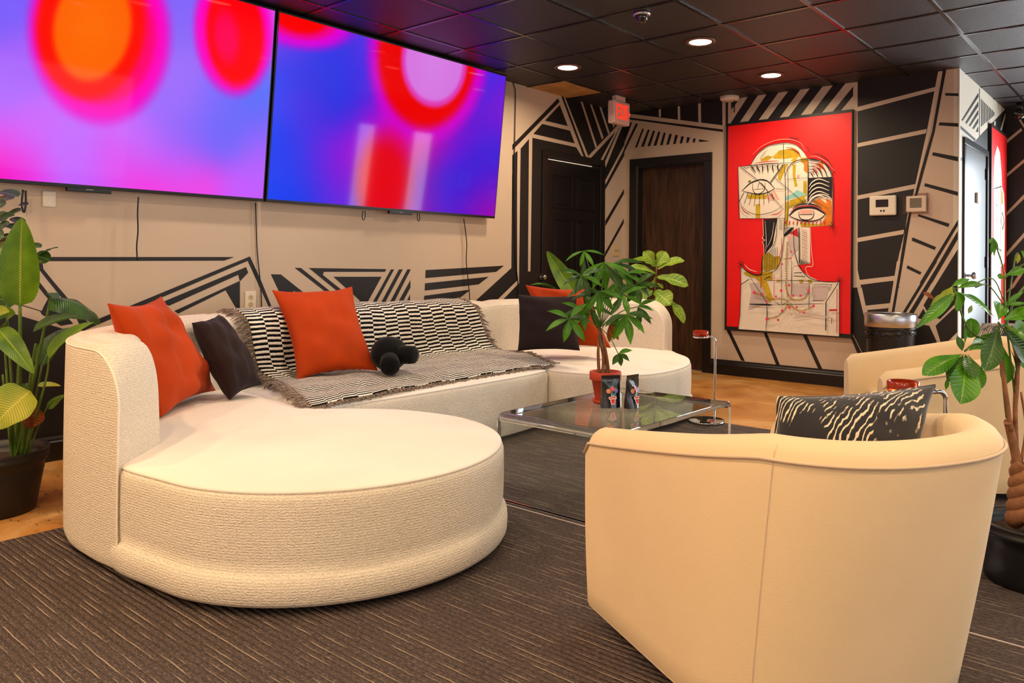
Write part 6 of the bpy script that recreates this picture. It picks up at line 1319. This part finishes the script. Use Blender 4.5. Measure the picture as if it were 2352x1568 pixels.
# ---- 6 big money tree at the right edge
pass
dC = 2.62; cpx = PD(2375, 1175, dC); pc = Vector((cpx.x, cpx.y, RT_)); D5 = dC
t = thing('money_tree', 'large braided money tree in a black pot at the right edge', 'potted plant', pc)
rt = 113/F*dC; hh = HC - (1172 - V0)/F*dC - RT_
pot(pc, rt*1.0, rt*0.90, max(0.2, hh), PLBLACK, rim=0.015).build('plant_pot', PLBLACK, t); soil(pc, rt - 0.02, max(0.2, hh) - 0.045).build('soil', SOIL, t)
def P5(u, v, dd=0.0): return PD(u, v, D5 + dd)
tk = MB(); BARK2 = mat('orange_bark', (140, 92, 58), rough=0.75, noise=0.3, nscale=26, bump=0.6, bscale=50)
for s_ in range(3):
    P = []
    for q in range(41):
        f = q/40; a = f*math.pi*3.4 + s_*2*math.pi/3; v = lerp(1200, 1062, f); cu = lerp(2356, 2345, f); rr = lerp(0.036, 0.016, f)
        P.append(P5(cu, v) + RT*rr*math.cos(a) + FW*rr*math.sin(a)*0.8 - UP*0.0)
    tk.tube(P, [lerp(0.030, 0.019, q/40) for q in range(41)], 12)
for pts, r in (([(2338,1080,0),(2332,1040,0),(2318,980,0),(2314,968,-.01)], .016), ([(2322,990,-.01),(2310,900,-.01),(2300,830,-.01),(2288,790,0)], .008), ([(2336,1070,.01),(2332,960,.01),(2334,880,0),(2342,815,0)], .0085), ([(2330,970,0),(2338,860,0),(2330,800,0),(2312,745,0)], .006), ([(2346,1060,0),(2356,980,.02),(2345,900,.02)], .005)):
    P = spline([P5(*p) for p in pts], 6); tk.tube(P, [lerp(r, r*0.75, i/(len(P)-1)) for i in range(len(P))], 10)
tk.build('braided_trunk', BARK2, t)
st_ = MB(); lf = MB()
def L5(b0, t0, wpx, mi, upv=None, kind='obov', bd=0.04, fold=0.15): leaf(lf, P5(*b0), P5(*t0), wpx/F*D5, upv if upv is not None else (-FW + UP*.4), kind, bd, fold, mi, 14, 6)
def S5(*pts, r=0.0035): st_.tube(spline([P5(*p) for p in pts], 5), r, 6)
S5((2312,960,0),(2290,800,0),(2240,770,-.02),(2215,738,-.04),(2190,660,-.05)); S5((2330,900,0),(2318,800,0),(2308,700,0),(2307,625,0)); S5((2307,632,0),(2300,600,.0),(2283,552,0), r=.0025); S5((2310,740,0),(2302,750,0),(2293,740,-.05)); S5((2306,700,0),(2270,655,0),(2240,660,.0), r=.002); S5((2306,690,0),(2280,640,0),(2236,652,0), r=.002)
S5((2312,720,0),(2330,600,0),(2338,580,0), r=.0025); S5((2290,790,0),(2240,790,-.05),(2216,806,-.08)); S5((2308,760,0),(2330,690,.02),(2360,650,.04)); S5((2307,640,0),(2330,620,0),(2352,606,0), r=.0025)
# upper right sprays
for tp in ((2270,560,0),(2276,586,0),(2283,590,0),(2292,580,0)): L5((2281,545,0), tp, 9, PC, kind='lance')
L5((2307,633,0),(2352,618,.0),22,PC); L5((2307,640,0),(2290,632,0),14,PC); L5((2340,582,0),(2336,606,0),10,YL,kind='lance'); L5((2345,575,0),(2372,610,.0),22,PC,kind='lance'); L5((2330,590,0),(2342,600,0),10,YL,kind='lance')
L5((2306,700,0),(2352,668,.02),12,PC,kind='lance'); L5((2306,700,0),(2360,696,0),10,PC,kind='lance'); L5((2306,735,0),(2365,705,-.05),22,PC)
# cluster at (2293,740)
for tp, w_, mi, k_ in (((2248,742,0),0,PC,''),): pass
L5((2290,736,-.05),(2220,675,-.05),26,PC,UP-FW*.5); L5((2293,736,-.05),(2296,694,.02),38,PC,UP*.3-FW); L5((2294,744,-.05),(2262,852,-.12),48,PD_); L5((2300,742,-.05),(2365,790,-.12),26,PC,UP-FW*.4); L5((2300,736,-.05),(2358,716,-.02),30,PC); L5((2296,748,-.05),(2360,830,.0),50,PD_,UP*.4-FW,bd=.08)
# cluster at (2200,660)
L5((2196,670,-.05),(2102,756,-.10),28,PC,-FW+UP*.5,'lance'); L5((2192,664,-.05),(2256,652,.0),22,PC,UP-FW*.8); L5((2198,672,-.05),(2200,716,-.05),18,PC); L5((2200,670,-.05),(2285,738,.02),30,PC,UP-FW*.7,'lance'); L5((2188,656,-.05),(2166,694,-.05),30,YL); L5((2186,658,-.05),(2228,640,.0),16,PC,UP-FW,'lance'); L5((2172,672,-.06),(2136,704,-.06),16,YL,kind='lance'); L5((2150,690,-.06),(2120,672,-.05),14,BR,UP-FW)
L5((2190,664,-.05),(2212,700,-.03),24,PC); L5((2188,660,-.05),(2168,700,-.02),10,YL,kind='lance')
# cluster at (2216,806)
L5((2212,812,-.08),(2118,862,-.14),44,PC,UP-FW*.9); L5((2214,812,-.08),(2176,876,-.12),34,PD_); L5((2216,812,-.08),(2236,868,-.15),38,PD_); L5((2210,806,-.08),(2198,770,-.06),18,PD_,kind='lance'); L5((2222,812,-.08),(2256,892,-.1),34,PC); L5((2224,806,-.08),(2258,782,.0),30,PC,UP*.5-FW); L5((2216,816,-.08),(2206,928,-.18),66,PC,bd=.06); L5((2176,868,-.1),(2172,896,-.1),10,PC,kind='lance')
L5((2230,730,0),(2230,776,0),36,PC,-FW+UP*.1,'round'); L5((2216,742,-.03),(2216,790,-.03),8,PC,kind='lance'); L5((2224,720,.02),(2232,700,.02),10,GL,kind='lance')
L5((2250,850,-.1),(2266,830,-.05),20,PC); L5((2320,800,.0),(2330,890,.0),30,PD_,RT-FW,bd=.08); L5((2302,790,.02),(2312,882,.03),36,PC); L5((2320,770,.0),(2352,740,.05),30,PC); L5((2336,770,.05),(2362,850,.05),40,PC)
L5((2290,760,.05),(2240,800,.05),30,PC,UP*.4-FW)
st_.build('stems', STEM, t); lf.build('foliage', LM, t)
